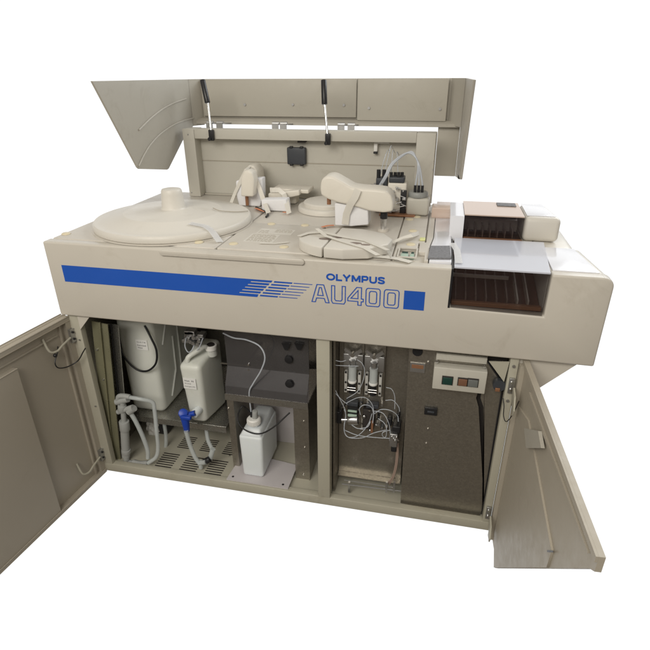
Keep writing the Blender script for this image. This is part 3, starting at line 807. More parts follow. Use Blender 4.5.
for k in range(5): q = T(375 + k * 11, 150 + 0 * k, .05); mb.cyl((q.x, .0545, T(0, 170 + 12 * (k % 3)).z), (q.x, .050, T(0, 170 + 12 * (k % 3)).z), .003, seg=10)
mb.build('screw', 'chrome', mf)
cm = MB().box(T(180, 0).x, T(258, 0).x, .078, .10, T(0, 175).z, T(0, 50).z, .003).build('solenoid', 'dark', bd)
MB().sphere(T(190, 105, .075), .006).sphere(T(228, 196, .085), .006).build('screw', 'chrome', cm)
MB().box(T(240, 0).x, T(256, 0).x, .070, .0775, T(0, 185).z, T(0, 110).z, .001).build('connector', 'copper', cm)
MB().box(T(345, 0).x, T(378, 0).x, .08, .10, T(0, 140).z, T(0, 90).z, .004).box(T(405, 0).x, T(430, 0).x, .08, .10, T(0, 85).z, T(0, 55).z, .004).build('connector', 'black', bd)
for X, Y, w_, h_, m_ in ((30, 60, 16, 26, 'black'), (52, 30, 12, 18, 'zinc'), (160, 10, 18, 26, 'navy'), (205, 5, 16, 20, 'zinc'), (262, 20, 22, 16, 'navy'), (300, 15, 14, 22, 'zinc'), (262, 150, 30, 14, 'zinc'), (296, 172, 20, 18, 'navy'), (330, 175, 14, 26, 'zinc'), (215, 60, 20, 14, 'chrome'), (275, 95, 16, 24, 'black'), (160, 178, 34, 8, 'zinc')):
    a_, b_ = T(X, Y, .085), T(X + w_, Y + h_, .085)
    MB().box(a_.x, b_.x, .078, .1035, b_.z, a_.z, .0015).build('valve_block', m_, bd)
for X, Y in ((58, 45), (170, 30), (212, 18), (272, 32), (306, 30), (280, 158), (305, 185), (336, 190), (224, 68), (150, 60)):
    q = T(X, Y, .076); MB().cyl((q.x, .074, q.z), (q.x, .0778, q.z), .0035, seg=12).build('fitting', 'chrome', bd)
# thin tubes of the pump board
lines = [
    [(60, 60), (70, 100), (60, 180), (75, 235), (130, 240), (180, 205), (220, 150), (240, 90)],
    [(165, 95), (160, 55), (190, 32), (235, 45), (250, 90), (245, 150)],
    [(255, 90), (300, 62), (360, 68), (405, 100), (412, 140)],
    [(60, 150), (62, 210), (95, 245), (180, 245), (250, 215), (330, 195)],
    [(245, 70), (310, 85), (345, 140), (358, 200), (355, 265)],
    [(60, 195), (150, 230), (280, 245), (370, 250)],
    [(280, 120), (320, 150), (335, 190), (330, 240), (310, 235), (312, 210), (360, 195)],
    [(105, 160), (150, 185), (210, 175), (230, 140)],
]
mb = MB()
for l in lines: mb.tube([T(x, y, .062 - .004 * (i % 3)) for i, (x, y) in enumerate(l)], .0012, 8)
S = lambda X, Y, y=.055: at(335 + X / 8.12, 340 + Y / 8.12, y=y)
for l in ([(0, 165), (50, 175), (90, 165)], [(0, 205), (90, 210), (190, 212)], [(180, 160), (220, 190), (240, 250), (225, 340), (180, 420), (95, 475)],
          [(0, 400), (40, 480), (80, 560), (85, 600)], [(95, 510), (180, 470), (250, 470), (300, 520), (320, 600)], [(415, 385), (460, 400), (485, 460), (485, 560)],
          [(410, 490), (470, 490), (515, 540), (525, 580)], [(0, 430), (60, 490), (100, 520)]):
    mb.tube([S(*p) for p in l], .0010, 8)
mb.build('tube', 'ptfe', bd)
mb = MB()
for d in (0, 9): mb.tube([T(400 + d, 280), T(400 + d, 360), T(390 + d, 440), T(370 + d, 505), T(335 + d * 2, 548)], .0023, 8)
mb.build('tube', 'brownhose', bd, label='pair of brownish tubes curving down')
mb = MB()
mb.tube([T(45, 545, .05), T(430, 592, .05)], .0022, 8, 1); mb.tube([T(60, 520, .06), T(380, 568, .06)], .0015, 8, 1)
for X in (92, 335, 384): a_, b_ = T(X, 560, .05), T(X, 605, .05); mb.box(a_.x - .003, a_.x + .003, .048, .056, T(X, 600, .05).z, T(X, 535, .05).z)
mb.build('drip_rail', 'zinc', bd)

# ---- galvanised cover plate with the switch box
PY = .042
G = lambda X, Y, y=PY: at(300 + X / 2.955, 320 + Y / 2.955, y=y)
pts = [at(*q, y=PY) for q in ((400.5, 503), (479, 517.5), (484, 505), (478.5, 407), (476, 398), (484.5, 372), (488, 356), (409.5, 344))]
pl = MB().slab(pts, (0, .003, 0)).build('cover_plate', 'steel', A)
pts = [at(*q, y=PY - .004) for q in ((486.5, 358), (503.5, 384), (498, 418), (482.2, 512), (484, 505), (483.5, 407), (480.5, 398), (484.5, 372))]
MB().slab(pts, (0, .003, 0)).build('side_plate', 'steel', A)
MB().box(1.19, 1.262, PY + .02, PY + .024, .015, .58).build('plate_gap', 'dark', A)
for a_, b_ in (((486.5, 360), (503.5, 384.5)), ((503.3, 384), (482, 514))):
    MB().tube([at(*a_, y=PY - .006), at(*b_, y=PY - .006)], .0022, 8, 1).build('edge_trim', 'black', A)
pts = [at(*q, y=.014) for q in ((489, 361.5), (509.5, 362), (504, 382))]
MB().slab(pts, (0, .003, 0)).build('gusset', 'frame', A)
V = lambda X, Y, y: at(425 + X / 8.667, 355 + Y / 8.667, y=y)
bx = [V(*q, .012) for q in ((80, 105), (545, 150), (515, 342), (60, 290))]
x0 = (bx[0].x + bx[3].x) / 2; x1 = (bx[1].x + bx[2].x) / 2; z1 = (bx[0].z + bx[1].z) / 2; z0 = (bx[2].z + bx[3].z) / 2
sb = MB().box(x0, x1, .012, PY - .0005, z0, z1, .002).build('switch_box', 'panel', A)
MB().box(x0 + .003, x1 - .003, PY - .012, PY - .0006, z1 + .012, z1 + .030, .002).build('mounting_strip', 'panel', sb)
def key(X0, Y0, X1, Y1, m):
    a_, b_ = V(X0, Y0, .011), V(X1, Y1, .011)
    f = MB().box(a_.x, b_.x, .0095, .0118, b_.z, a_.z, .0006).build('switch_frame', 'dark', sb)
    MB().box(a_.x + .002, b_.x - .002, .0065, .0094, b_.z + .002, a_.z - .003, .001).build('switch_key', m, f)
key(150, 178, 238, 262, 'green'); key(286, 192, 366, 272, 'amber'); key(370, 198, 458, 282, 'pvcdark')
mb = MB()
for X, Y in ((103, 52), (515, 97)): q = V(X, Y, .03); mb.cyl((q.x, PY - .012, q.z), (q.x, PY - .016, q.z), .0045, seg=12)
for X, Y in ((28, 66),): q = V(X, Y, PY); mb.cyl((q.x, PY, q.z), (q.x, PY - .004, q.z), .004, seg=12)
for X, Y in ((378, 322), (373, 365)): q = G(X, Y); mb.cyl((q.x, PY, q.z), (q.x, PY - .003, q.z), .0028, seg=10)
mb.build('screw', 'chrome', pl)
q0, q1 = at(424.8, 405.8, y=PY), at(437, 414.6, y=PY)
MB().box(q0.x, q1.x, PY - .008, PY - .0002, q1.z, q0.z, .002).build('rocker_switch', 'black', pl)
MB().box(q0.x + .008, q1.x - .008, PY - .0105, PY - .0082, (q0.z + q1.z) / 2 - .003, (q0.z + q1.z) / 2 + .003, .001).build('rocker', 'navy', pl)
q0, q1 = at(410.5, 362, y=PY), at(424.5, 372.5, y=PY)
MB().box(q0.x, q1.x, PY - .003, PY - .0002, q1.z, q0.z).build('data_plate', 'zinc', pl)
MB().box(q0.x + .004, q1.x - .004, PY - .0036, PY - .0031, q1.z + .012, q0.z - .005).build('data_plate_print', 'copper', pl)
q = at(417.5, 352.5, y=PY); MB().cyl((q.x, PY - .003, q.z + .004), (q.x, PY - .0003, q.z + .004), .0135).build('grommet', 'black', pl)
# latch fittings by the right post
q = at(499, 384, y=.03); lf = MB().cyl((q.x, .034, q.z), (q.x, .020, q.z), .016).build('lock_motor', 'navy', A)
q = at(497.5, 389, y=.02); MB().box(q.x - .006, q.x + .006, .016, .0198, q.z - .006, q.z + .004, .001).build('terminal', 'copper', lf)

# ================================================================ DOORS
# left door, swung out towards the viewer
hx, hy = .012, .0115
d = Vector((-.045, -.40, 0)).normalized(); n_ = Vector((-d.y, d.x, 0))
if n_.x > 0: n_ = -n_            # outward side of the open left door is -x
def D(s, z, t=0, base=None, dd=None, nn=None):
    base = base or Vector((hx, hy, 0)); dd = dd or d; nn = nn or n_
    return base + dd * s + nn * t + Vector((0, 0, z))
def dbox(mb, s0, s1, z0, z1, t0, t1, bev=0, **k):
    r = bmesh.ops.create_cube(mb.bm, size=1)['verts']
    for v in r: v.co = D(s0 + (v.co.x + .5) * (s1 - s0), z0 + (v.co.z + .5) * (z1 - z0), t0 + (v.co.y + .5) * (t1 - t0), **k)
    if bev: mb._bev(r, bev, 2)
    return mb
LD = .61
mb = MB()
dbox(mb, 0, LD, -.012, .576, .012, .026, .003)
dbox(mb, 0, .016, .0, .562, -.004, .0118, .0015)            # hinge-side return
dbox(mb, 0, LD, .5625, .576, -.004, .0118, .0015)           # top return
dbox(mb, 0, LD, -.012, -.0005, -.006, .0118, .0015)
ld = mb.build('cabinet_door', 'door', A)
dbox(MB(), .030, .0345, .0005, .562, .004, .0117).build('door_flange', 'door', ld)
q = at(60, 500, x=-.02)
dbox(MB(), .205, LD, .0, .512, -.0045, .0117, .002).build('inner_plate', 'door', ld)
dbox(MB(), .045, LD, .530, .5335, .006, .0117).build('stiffener', 'door', ld)
# wire stay and hook, hinge blocks
for z in (.515, .065):
    hb = dbox(MB(), -.003, .014, z - .02, z + .022, -.012, -.0045, .001).build('hinge', 'zinc', ld)
    mb = MB()
    for dz in (-.01, .012): mb.cyl(D(.006, z + dz, -.0125), D(.006, z + dz, -.015), .0035, seg=10)
    mb.build('screw', 'black', hb)
    MB().tube([D(.015, z - .003, -.008), D(.05, z - .010, -.010), D(.075, z - .016, -.012), D(.095, z - .008, -.006), D(.095, z + .03, 0.008)], .0032, 8, 4).build('stay', 'frame', ld)
L_ = lambda X, Y, x: at(X / 5.909, 310 + Y / 5.909, x=x)
mb = MB(); mb.tube([L_(342, 215, 0), L_(340, 250, .0), L_(325, 310, .0), L_(345, 342, .005), L_(400, 335, .01), L_(460, 300, .03), L_(490, 250, .05), L_(505, 225, .06)], .0018, 8)
mb.build('safety_wire', 'black', ld)
MB().sphere(D(.085, .49, -.012), .006).build('wire_end', 'black', ld)
# right door, swung out; only the part above the photo's lower edge was left standing free
B2 = Vector((1.2855, .0115, 0)); d2 = Vector((.030, -.586, 0)).normalized(); n2 = Vector((-d2.y, d2.x, 0))
if n2.x < 0: n2 = -n2
def rp_(px, py, t=0):
    h_ = B2 + n2 * t; dr = RM @ Vector(((px - 325) / FPX, -(py - 324.7) / FPX, -1))
    k = n2.dot(h_ - CAM) / n2.dot(dr); w_ = CAM + dr * k
    return (w_ - h_).dot(d2), w_.z
s1, z1_ = rp_(582, 567.5); s0, z0_ = rp_(491, 567.5)
def dpoly(mb, pts, t0, t1):
    return mb.slab([D(s, z, t0, B2, d2, n2) for s, z in pts], n2 * (t1 - t0))
TOP = .5755; RL = .586
ss, zs = rp_(489.5, 545)
outer = [(-.024, -.03), (.05, -.03 - .0), (s0, z0_), (s1, z1_), (RL, z1_ + (RL - s1) * .8), (RL, TOP), (-.024, TOP)]
mb = MB(); dpoly(mb, outer, .0105, .020)
dpoly(mb, [(.0, TOP - .012), (RL, TOP - .012), (RL, TOP - .0001), (.0, TOP - .0001)], .006, .0104)
dpoly(mb, [(-.003, -.03), (.014, -.03), (.014, TOP - .0122), (-.003, TOP - .0122)], -.001, .0104)
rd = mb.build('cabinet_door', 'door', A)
# inner flange lines
e = [rp_(*p) for p in ((521, 417), (548, 551), (543, 567), (495, 567), (510, 417))]
ip = [(.135, .49), (e[1][0], e[1][1]), (e[2][0], e[2][1]), (s0 + .004, z0_ + .006), (.035, .02), (.035, .46)]
dpoly(MB(), ip, .006, .0103).build('inner_plate', 'door', rd)
ip = [(.10, .545), (.12, .545), (.56, .555), (.56, .552), (.12, .535), (.10, .53)]
dpoly(MB(), ip, .006, .0103).build('stiffener', 'door', rd)
e = [rp_(*p, -.002) for p in ((524, 428), (538, 431), (541, 448), (526, 448))]
dpoly(MB(), e, -.002, .0055).build('catch_plate', 'lidplate', rd)
e = [rp_(*p, .005) for p in ((547, 550), (553, 550.5), (553, 552.5), (547, 552))]
dpoly(MB(), e, .005, .0057).build('slot', 'black', rd)
for z in (.50, .065):
    hb = MB().box(1.267, 1.280, .004, .0115, z - .022, z + .022, .001).build('hinge', 'zinc', rd)
    mb = MB()
    for dz in (-.011, .011): mb.cyl((1.273, .004, z + dz), (1.273, .001, z + dz), .0038, seg=10)
    mb.build('screw', 'chrome', hb)
    c_ = D(.045, z - .02, -.006, B2, d2, n2)
    MB().prism([(c_.y + u, c_.z + v) for u, v in ((.03, .02), (.02, .028), (-.01, .02), (-.028, -.01), (-.02, -.03), (0, -.022), (.02, -.004))], 'x', c_.x - .006, c_.x - .002, .001).build('hinge_cap', 'frame', rd)
mb = MB()
for z in (.555, .452): mb.cyl((1.272, .012, z), (1.272, .008, z), .004, seg=12)
mb.build('screw', 'zinc', rd)
R_ = lambda X, Y, y: at(470 + X / 5, 340 + Y / 5, y=y)
MB().tube([R_(165, 290, .005), R_(170, 330, -.005), R_(168, 380, -.01), R_(182, 408, -.02), R_(215, 370, -.03), R_(245, 305, -.04)], .0012, 8).build('safety_wire', 'black', rd)

# ---- grey drain pipework and clear hoses at the left
pv = lambda px, py, y=.046: at(px, py, y=y)
mb = MB()
mb.cyl(pv(126, 456), pv(124.5, 428), .0138); mb.cyl(pv(125, 430), pv(124, 421), .0165, bev=.002); mb.cyl(pv(127, 465), pv(126, 454), .0105); mb.cyl(pv(126, 453), pv(126, 449), .0155, bev=.001)
mb.cyl(pv(124, 421), pv(122.5, 402), .0085); mb.cyl(pv(118, 412), pv(133, 407), .0085); mb.cyl(pv(116.5, 402), pv(128, 399), .0105)
mb.cyl(pv(122, 411), pv(122, 405), .0135, bev=.002); mb.cyl(pv(129, 412), pv(134, 408), .0115); mb.cyl(pv(126, 462), pv(134, 463), .009)
mb.tube([pv(118, 401), pv(119, 396.5), pv(124, 396), pv(130, 397)], .0085, 12)
mb.tube([pv(133, 462), pv(140, 463.5), pv(148, 463)], .0095, 12)
dp = mb.build('drain_pipe', 'pvc', A)
mb = MB()
mb.tube([pv(130, 412), pv(136, 422), pv(143, 437), pv(147.5, 450), pv(148, 458)], .0072, 14)
mb.tube([pv(127, 397), pv(140, 399, .045), pv(152, 402, .06), pv(154.5, 410, .06), pv(156.5, 430, .05), pv(158, 447, .045), pv(156, 457, .04), pv(148, 463, .035)], .0066, 14)
mb.tube([pv(164, 422, .15), pv(166, 437, .15), pv(165, 450, .14), pv(158, 459, .12), pv(150, 463, .09)], .0066, 14)
mb.tube([pv(186, 431, .055), pv(190, 445, .055), pv(195, 457, .055), pv(200, 464, .055)], .0072, 14)
mb.tube([pv(206, 428, .15), pv(208, 440, .12), pv(212, 450, .09), pv(210, 458, .08)], .0068, 14)
mb.build('clear_hose', 'hose', A)
mb = MB(); mb.cyl(pv(199, 463, .055), pv(206, 462, .055), .0082); mb.cyl(pv(201, 468, .055), pv(200, 461, .055), .007); mb.cyl(pv(210, 459, .075), pv(213, 449, .08), .0085)
mb.build('hose_joint', 'hose', A)
mb = MB(); mb.cyl(pv(204, 462, .06), pv(210, 459, .065), .0105, bev=.002); mb.build('hose_clamp', 'black', A)

# ================================================================ SEPARATE THINGS
# large tank on the shelf
tk = thing('water_tank', 'large milky plastic tank standing on the shelf at the left end of the open cabinet', 'tank', (.14, .25, .1525))
mb = MB()
def canister(mb, x0, x1, y0, y1, z0, z1, bev, taper=0, shoulder=0):
    r = bmesh.ops.create_cube(mb.bm, size=1)['verts']
    for v in r:
        top = v.co.z > 0
        fx = (v.co.x + .5); fy = (v.co.y + .5)
        xx = x0 + fx * (x1 - x0); yy = y0 + fy * (y1 - y0)
        if not top: xx += (taper if v.co.x < 0 else -taper); yy += taper if v.co.y < 0 else 0
        v.co = Vector((xx, yy, z1 if top else z0))
        if top and v.co.y < (y0 + y1) / 2: v.co.z -= shoulder
    mb._bev(r, bev, 5)
canister(mb, .060, .190, .150, .475, .1525, .535, .022, .002)
body = mb.build('tank_body', 'hdpe', tk)
mb = MB()
for y0, y1, z0, z1 in ((.20, .26, .40, .50), (.26, .27, .40, .26), (.21, .26, .19, .27), (.30, .31, .25, .45)):
    mb.tube([(.1905, y0, z1 if z0 > z1 else z0), (.1905, y1, z0 if z0 > z1 else z1)], .003, 8, 1)
mb.build('moulded_rib', 'hdpe', body)
q0 = at(135.3, 339.3, y=.1492); q1 = at(148.5, 350.5, y=.1492)
lb = MB().box(q0.x, q1.x, .1485, .1495, q1.z, q0.z).build('paper_label', 'label', body)
w_ = q1.x - q0.x; h_ = q0.z - q1.z
text('CL.H\u2013T\u2022B', (q0.x + .1 * w_, .1481, q1.z + .72 * h_), .10 * h_, .75 * w_, 'ink', lb, bold=.01)
text('Deionized', (q0.x + .1 * w_, .1481, q1.z + .38 * h_), .15 * h_, .75 * w_, 'ink', lb)
text('Water', (q0.x + .1 * w_, .1481, q1.z + .14 * h_), .15 * h_, .45 * w_, 'ink', lb)
# black cable looped in front of it
cb_ = thing('sensor_cable', 'black cable looping down in front of the large milky tank', 'cable', tuple(at(112, 340, y=.12)))
C5 = lambda X, Y, y: at(90 + X / 2.708, 310 + Y / 2.708, y=y)
MB().tube([C5(15, 56, .05), C5(45, 62, .07), C5(72, 85, .11), C5(95, 130, .13), C5(125, 160, .135), C5(155, 165, .135), C5(178, 145, .135), C5(180, 110, .135), C5(165, 75, .14), C5(148, 42, .15)], .0034, 12).build('cord', 'cord', cb_)
q = C5(20, 56, .052); MB().box(q.x - .014, q.x + .006, .046, .060, q.z - .007, q.z + .008, .002).build('plug', 'black', cb_)

# small tank
t2 = thing('detergent_tank', 'narrow milky plastic tank with a carrying handle and a blue tap at its foot', 'tank', (.345, .2, .1525))
mb = MB(); r = bmesh.ops.create_cube(mb.bm, size=1)['verts']
for v in r:
    t = v.co.z > 0; f = v.co.y < 0; l = v.co.x < 0
    if f: v.co = Vector((.291 + (0 if l else .074) + (0 if t else (.012 if l else -.004)), .105 + (0 if t else .006), .388 if t else .168))
    else: v.co = Vector((.302 + (0 if l else .076), .255, .418 if t else .158))
mb._bev(r, .016, 5)
tb = mb.build('tank_body', 'hdpe', t2)
hp = at(188.5, 361, y=.125)
mb = MB(); mb.tube([at(187.5, 368, y=.125), at(187.5, 359.5, y=.125), at(190, 355.8, y=.13), at(198, 350.5, y=.15), at(204, 346.5, y=.165), at(209, 349, y=.185)], .0080, 12, 4); mb.build('handle', 'hdpe', t2)
q = at(212, 351, y=.19)
MB().cyl(q + Vector((0, 0, -.012)), q + Vector((0, -.004, .010)), .017).build('neck', 'hdpe', t2)
cp = MB().lathe(q + Vector((0, -.004, .0105)), [(.0195, 0), (.0195, .014), (.016, .016), (.013, .014), (0, .010)], 32).build('cap', 'white', t2)
MB().lathe(q + Vector((0, -.004, .0245)), [(.012, 0), (.012, .004), (0, .004)], 24).build('cap_opening', 'dark', cp)
q0 = at(182.6, 376.9, y=.104); q1 = at(196.4, 389.4, y=.104)
x0_, x1_ = at(183.5, 383, y=.104).x, at(196, 383, y=.104).x; za, zb_ = at(188, 378, y=.104).z, at(192, 389, y=.104).z
lb = MB().box(x0_, x1_, .103, .1045, zb_, za).build('paper_label', 'label', tb)
w_ = x1_ - x0_; h_ = za - zb_
text('Wash   R2', (x0_ + .1 * w_, .1026, zb_ + .68 * h_), .13 * h_, .75 * w_, 'ink', lb, bold=.01)
text('W2 (Acid)', (x0_ + .1 * w_, .1026, zb_ + .42 * h_), .12 * h_, .5 * w_, 'ink', lb)
text('Detergent (W)', (x0_ + .1 * w_, .1026, zb_ + .15 * h_), .13 * h_, .8 * w_, 'ink', lb)
q = at(196.5, 411.5, y=.10)
sp = MB().cyl(q + Vector((-.002, -.018, 0)), q + Vector((.004, .014, 0)), .0135, .0145, bev=.002).build('spout', 'bottle', t2)
mb = MB()
a_ = at(186, 417, y=.07)
mb.cyl(at(184, 412, y=.07), at(187, 431, y=.066), .0155, .0095, bev=.002)
mb.cyl(at(184, 416, y=.07), at(195, 413, y=.078), .009)
mb.cyl(at(183, 413, y=.058), at(183.5, 414, y=.085), .0150, bev=.004)
mb.box(a_.x - .008, a_.x + .028, .045, .060, a_.z + .006, a_.z + .019, .004)
mb.build('tap', 'valve', t2)

# plain white bottle on the mounting sheet
bt = thing('plastic_bottle', 'white rectangular plastic bottle with round cap and tube standing on the pale sheet', 'bottle', (.56, .1, .0283))
f0, f1 = at(241, 430, y=.045), at(268.5, 433, y=.045)
mb = MB(); r = bmesh.ops.create_cube(mb.bm, size=1)['verts']
for v in r:
    t = v.co.z > 0
    x = .500 if v.co.x < 0 else .578; y = .046 if v.co.y < 0 else .205
    if not t: x += .004 if v.co.x < 0 else -.004
    v.co = Vector((x, y, .190 if t else .0283))
bmesh.ops.bevel(mb.bm, geom=list({e for v in r for e in v.link_edges}), offset=.010, segments=4, profile=.5, affect='EDGES')
# raise the shoulder towards the neck
for v in mb.bm.verts:
    if v.co.z > .17: v.co.z += .0 
bb = mb.build('bottle_body', 'bottle', bt)
mb = MB(); r = bmesh.ops.create_cube(mb.bm, size=1)['verts']
for v in r:
    t = v.co.z > 0
    x = (.503 if v.co.x < 0 else .575) if not t else (.514 if v.co.x < 0 else .566); y = (.050 if v.co.y < 0 else .201) if not t else (.066 if v.co.y < 0 else .197)
    v.co = Vector((x, y, .186 if not t else .208))
mb._bev(r, .006, 3)
mb.build('shoulder', 'bottle', bb)
q = at(254, 421, y=.085); nk = Vector((q.x, .085, .206))
MB().cyl(nk, nk + Vector((0, 0, .012)), .017).build('neck', 'bottle', bb)
cp = MB().lathe(nk + Vector((0, 0, .0105)), [(.0205, 0), (.0215, .002), (.0215, .017), (.019, .020), (0, .020)], 32).build('cap', 'white', bt)
mb = MB()
for i in range(28):
    a_ = 2 * PI * i / 28; c_ = nk + Vector((.0216 * math.cos(a_), .0216 * math.sin(a_), .019)); mb.box(c_.x - .0008, c_.x + .0008, c_.y - .0008, c_.y + .0008, c_.z - .007, c_.z + .007)
mb.build('ribbing', 'white', cp)
MB().cyl(nk + Vector((.004, 0, .0308)), nk + Vector((.006, 0, .058)), .0088, bev=.001).build('fitting', 'pvc', cp)
MB().cyl(nk + Vector((-.008, .004, .0308)), nk + Vector((-.009, .004, .050)), .005).build('fitting', 'black', cp)
tp = nk + Vector((-.009, .004, .05))
Ub = lambda X, Y, y: at(210 + X / 3.824, 330 + Y / 3.824, y=y)
MB().tube([tp, Ub(150, 240, .08), Ub(165, 205, .075), Ub(195, 155, .07), Ub(210, 105, .07), Ub(190, 62, .075), Ub(140, 38, .08), Ub(90, 30, .085), Ub(50, 12, .10)], .0024, 10).build('tube', 'ptfe', bt)
MB().tube([tp + Vector((-.002, 0, -.004)), Ub(125, 292, .075), Ub(106, 330, .06), Ub(115, 365, .045), Ub(150, 390, .04), Ub(195, 396, .04), Ub(245, 370, .05), Ub(305, 316, .075)], .0024, 10).build('cord', 'cord', bt)

# crumpled white bag behind the pipes
bm = bmesh.new(); bmesh.ops.create_icosphere(bm, subdivisions=4, radius=1)
c_ = at(156, 426, y=.22)
for v in bm.verts:
    k = 1 + .16 * math.sin(9 * v.co.x + 3 * v.co.z) * math.cos(8 * v.co.z + 5 * v.co.y) + random.uniform(-.05, .05)
    v.co = Vector((c_.x + v.co.x * .032 * k, .22 + v.co.y * .03 * k, max(.0145, c_.z + v.co.z * .058 * k)))
mbx = MB(); mbx.bm.free(); mbx.bm = bm
tag(mbx.build('plastic_bag', 'bag', smooth=False), 'crumpled whitish plastic bag lying behind the clear hoses below the shelf', 'bag')

# packing foam
def foam(pts, y0, y1, bev, label, parentthing=None):
    P = [at(*p, y=y0) for p in pts]
    o = MB().prism([(p.x, max(.8068, p.z)) for p in P], 'y', y0, y1, bev, 4).build('packing_foam', 'foam')
    return tag(o, label, 'foam block', 'white packing foam around the probe arms')
foam(((235.5, 181), (262, 178), (262.5, 197), (260, 209), (249, 211), (239, 207), (236.5, 198)), .501, .54, .005, 'rounded white foam piece wrapped round the pointed probe arm at the back left')
foam(((261, 200), (286, 199.5), (287.5, 212), (262, 211)), .450, .495, .004, 'low white foam block below the flat mixer arm beside the rear disc')
foam(((334.5, 203), (368, 206.5), (368.5, 225), (351, 226.5), (335, 225.5)), .262, .317, .004, 'square white foam block under the large curved probe arm')
# foam slot over probe
# packing tape strips
def tape(pts, wd, w, label, m='tape'):
    o = MB().ribbon(pts, wd, w).build('packing_tape', m)
    return tag(o, label, 'tape', 'strips of packing tape')
tape([at(229.5, 207, z=.812), at(234.5, 194, y=.497), at(241, 180, y=.497), at(246, 169.5, y=.497), at(250, 166.5, y=.53)], (1, 0, .2), .012, 'tape strip running down the left side of the pointed arm onto the deck')
tape([at(248.5, 167, y=.53), at(254, 176, y=.496), at(259, 187, y=.490), at(263.5, 200, y=.470), at(268.5, 213, z=.812)], (1, 0, .2), .015, 'tape strip slanting down the right side of the pointed arm')
tape([at(270, 190, y=.515), at(279, 190, y=.515), at(284, 194, y=.510), at(287, 204, y=.445), at(289, 213.5, z=.812)], (1, 0, .25), .016, 'tape strip folded over the flat mixer arm and its foam')
tape([at(358, 189.5, y=.244), at(355, 197, y=.242), at(350, 205, y=.244), at(346.5, 214, y=.256), at(345, 224.5, y=.256)], (1, 0, .2), .020, 'wide tape strip down the middle of the curved arm and its foam')
tape([on_disc(190, 223), on_disc(194, 223.8), on_disc(198, 224.6), on_disc(202, 225.3), on_disc(206, 226.5), on_disc(209, 228.5), on_disc(212, 231), at(220, 242, z=.8085)], (.3, 1, 0), .022, 'short translucent strip holding the right edge of the big round cover', 'cleartape')
tape([at(299, 236, z=.837), at(308, 233, z=.838), at(322, 232, z=.838), at(340, 236, z=.837), at(366, 240.5, z=.8365), at(388, 250, z=.8365), at(391, 256, z=.815)], (.1, 1, .0), .014, 'long strip crossing the split front cover from left to right')
tape([at(317, 228.5, z=.848), at(326, 236, z=.838), at(345, 242, z=.837), at(365, 248, z=.8365), at(378, 255, z=.8362)], (.3, 1, 0), .012, 'narrow strip lying diagonally over the split front cover')
tape([at(372, 256, z=.8085), at(385, 257, z=.8085), at(398, 258.5, z=.8085), at(411, 262, z=.807)], (0, 1, 0), .018, 'loose white strip on the deck in front of the split cover')
tape([at(392, 243, z=.812), at(402, 238, z=.82), at(412, 235.5, z=.825), at(419, 233, z=.810)], (0, 1, .2), .012, 'twisted strip on the deck right of the probe tube')
tape([at(452.5, 243, z=.8125), at(457, 250, z=.8115), at(459, 263, z=.8105)], (1, 0, 0), .017, 'clear tape tab holding the left edge of the bluish top cover', 'cleartape')
tape([at(260, 243, z=.8085), at(275, 243.5, z=.8085), at(289, 242, z=.8085)], (0, 1, 0), .010, 'thin strip on the middle plate running to the split front cover')
for pts, lab in ((((255.5, 208), (260, 209.8), (265, 211.5)), 'orange marker tape beside the foot of the pointed probe arm'), (((283, 212), (286, 212.3), (289, 212)), 'small orange tape under the flat mixer arm'), (((322, 227), (328, 225.6), (334, 225.2)), 'orange marker tape left of the square foam block')):
    o = MB().ribbon([at(*p, z=.811) for p in pts], (0, 1, 0), .010).build('marker_tape', 'orange')
    tag(o, lab, 'tape', 'orange marker tapes on the deck')

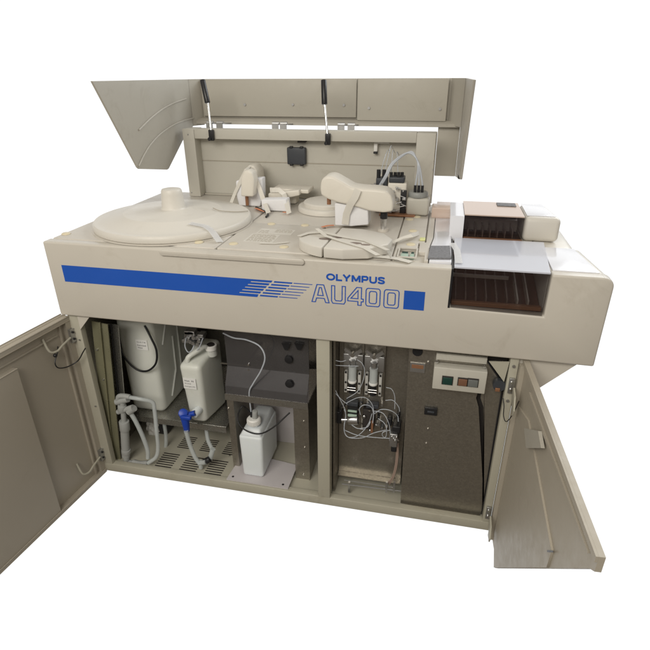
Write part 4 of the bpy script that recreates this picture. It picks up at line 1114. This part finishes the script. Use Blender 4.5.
# ================================================================ LIGHT AND BACKDROP
w = bpy.data.worlds.new('World'); scene.world = w; w.use_nodes = True
nt = w.node_tree; bg = nt.nodes['Background']
tc = nt.nodes.new('ShaderNodeTexCoord')
dp_ = nt.nodes.new('ShaderNodeVectorMath'); dp_.operation = 'DOT_PRODUCT'
fwd = RM @ Vector((0, 0, -1)); dp_.inputs[1].default_value = fwd
nt.links.new(tc.outputs['Generated'], dp_.inputs[0])
mr = nt.nodes.new('ShaderNodeMapRange'); mr.interpolation_type = 'SMOOTHSTEP'
mr.inputs['From Min'].default_value = .50; mr.inputs['From Max'].default_value = .69
nt.links.new(dp_.outputs['Value'], mr.inputs['Value'])
mx = nt.nodes.new('ShaderNodeMix'); mx.data_type = 'RGBA'
sx = nt.nodes.new('ShaderNodeSeparateXYZ'); nt.links.new(tc.outputs['Generated'], sx.inputs[0])
m3 = nt.nodes.new('ShaderNodeMapRange'); m3.inputs['From Min'].default_value = -.5; m3.inputs['From Max'].default_value = .7
nt.links.new(sx.outputs['Z'], m3.inputs['Value'])
mx3 = nt.nodes.new('ShaderNodeMix'); mx3.data_type = 'RGBA'
mx3.inputs[6].default_value = (.10, .082, .062, 1); mx3.inputs[7].default_value = (.44, .415, .375, 1)
nt.links.new(m3.outputs[0], mx3.inputs[0]); nt.links.new(mx3.outputs[2], mx.inputs[6])
mx.inputs[6].default_value = (.24, .23, .215, 1); mx.inputs[7].default_value = (1.02, 1.02, 1.02, 1)
nt.links.new(mr.outputs[0], mx.inputs[0]); nt.links.new(mx.outputs[2], bg.inputs['Color'])
bg.inputs['Strength'].default_value = 1

def area(name, loc, target, size, power, color):
    l = bpy.data.lights.new(name, 'AREA'); l.shape = 'RECTANGLE'; l.size, l.size_y = size; l.energy = power; l.color = color
    o = bpy.data.objects.new(name, l); COL.objects.link(o); o.location = loc
    o.rotation_euler = (Vector(target) - Vector(loc)).to_track_quat('-Z', 'Y').to_euler()
    return o
area('window_light', (2.6, 1.9, 2.5), (.9, .3, .8), (2.2, 1.4), 55, (.93, .97, 1))
area('front_fill', (.2, -2.3, 2.3), (.6, .1, .5), (2.0, 1.0), 50, (1, .95, .86))  # added fill lamp behind the camera, brightens the front and cabinet

scene.view_settings.view_transform = 'Standard'; scene.view_settings.look = 'None'
scene.view_settings.exposure = .1; scene.view_settings.gamma = 1
scene.render.engine = 'CYCLES'
scene.render.resolution_x = scene.render.resolution_y = 1024
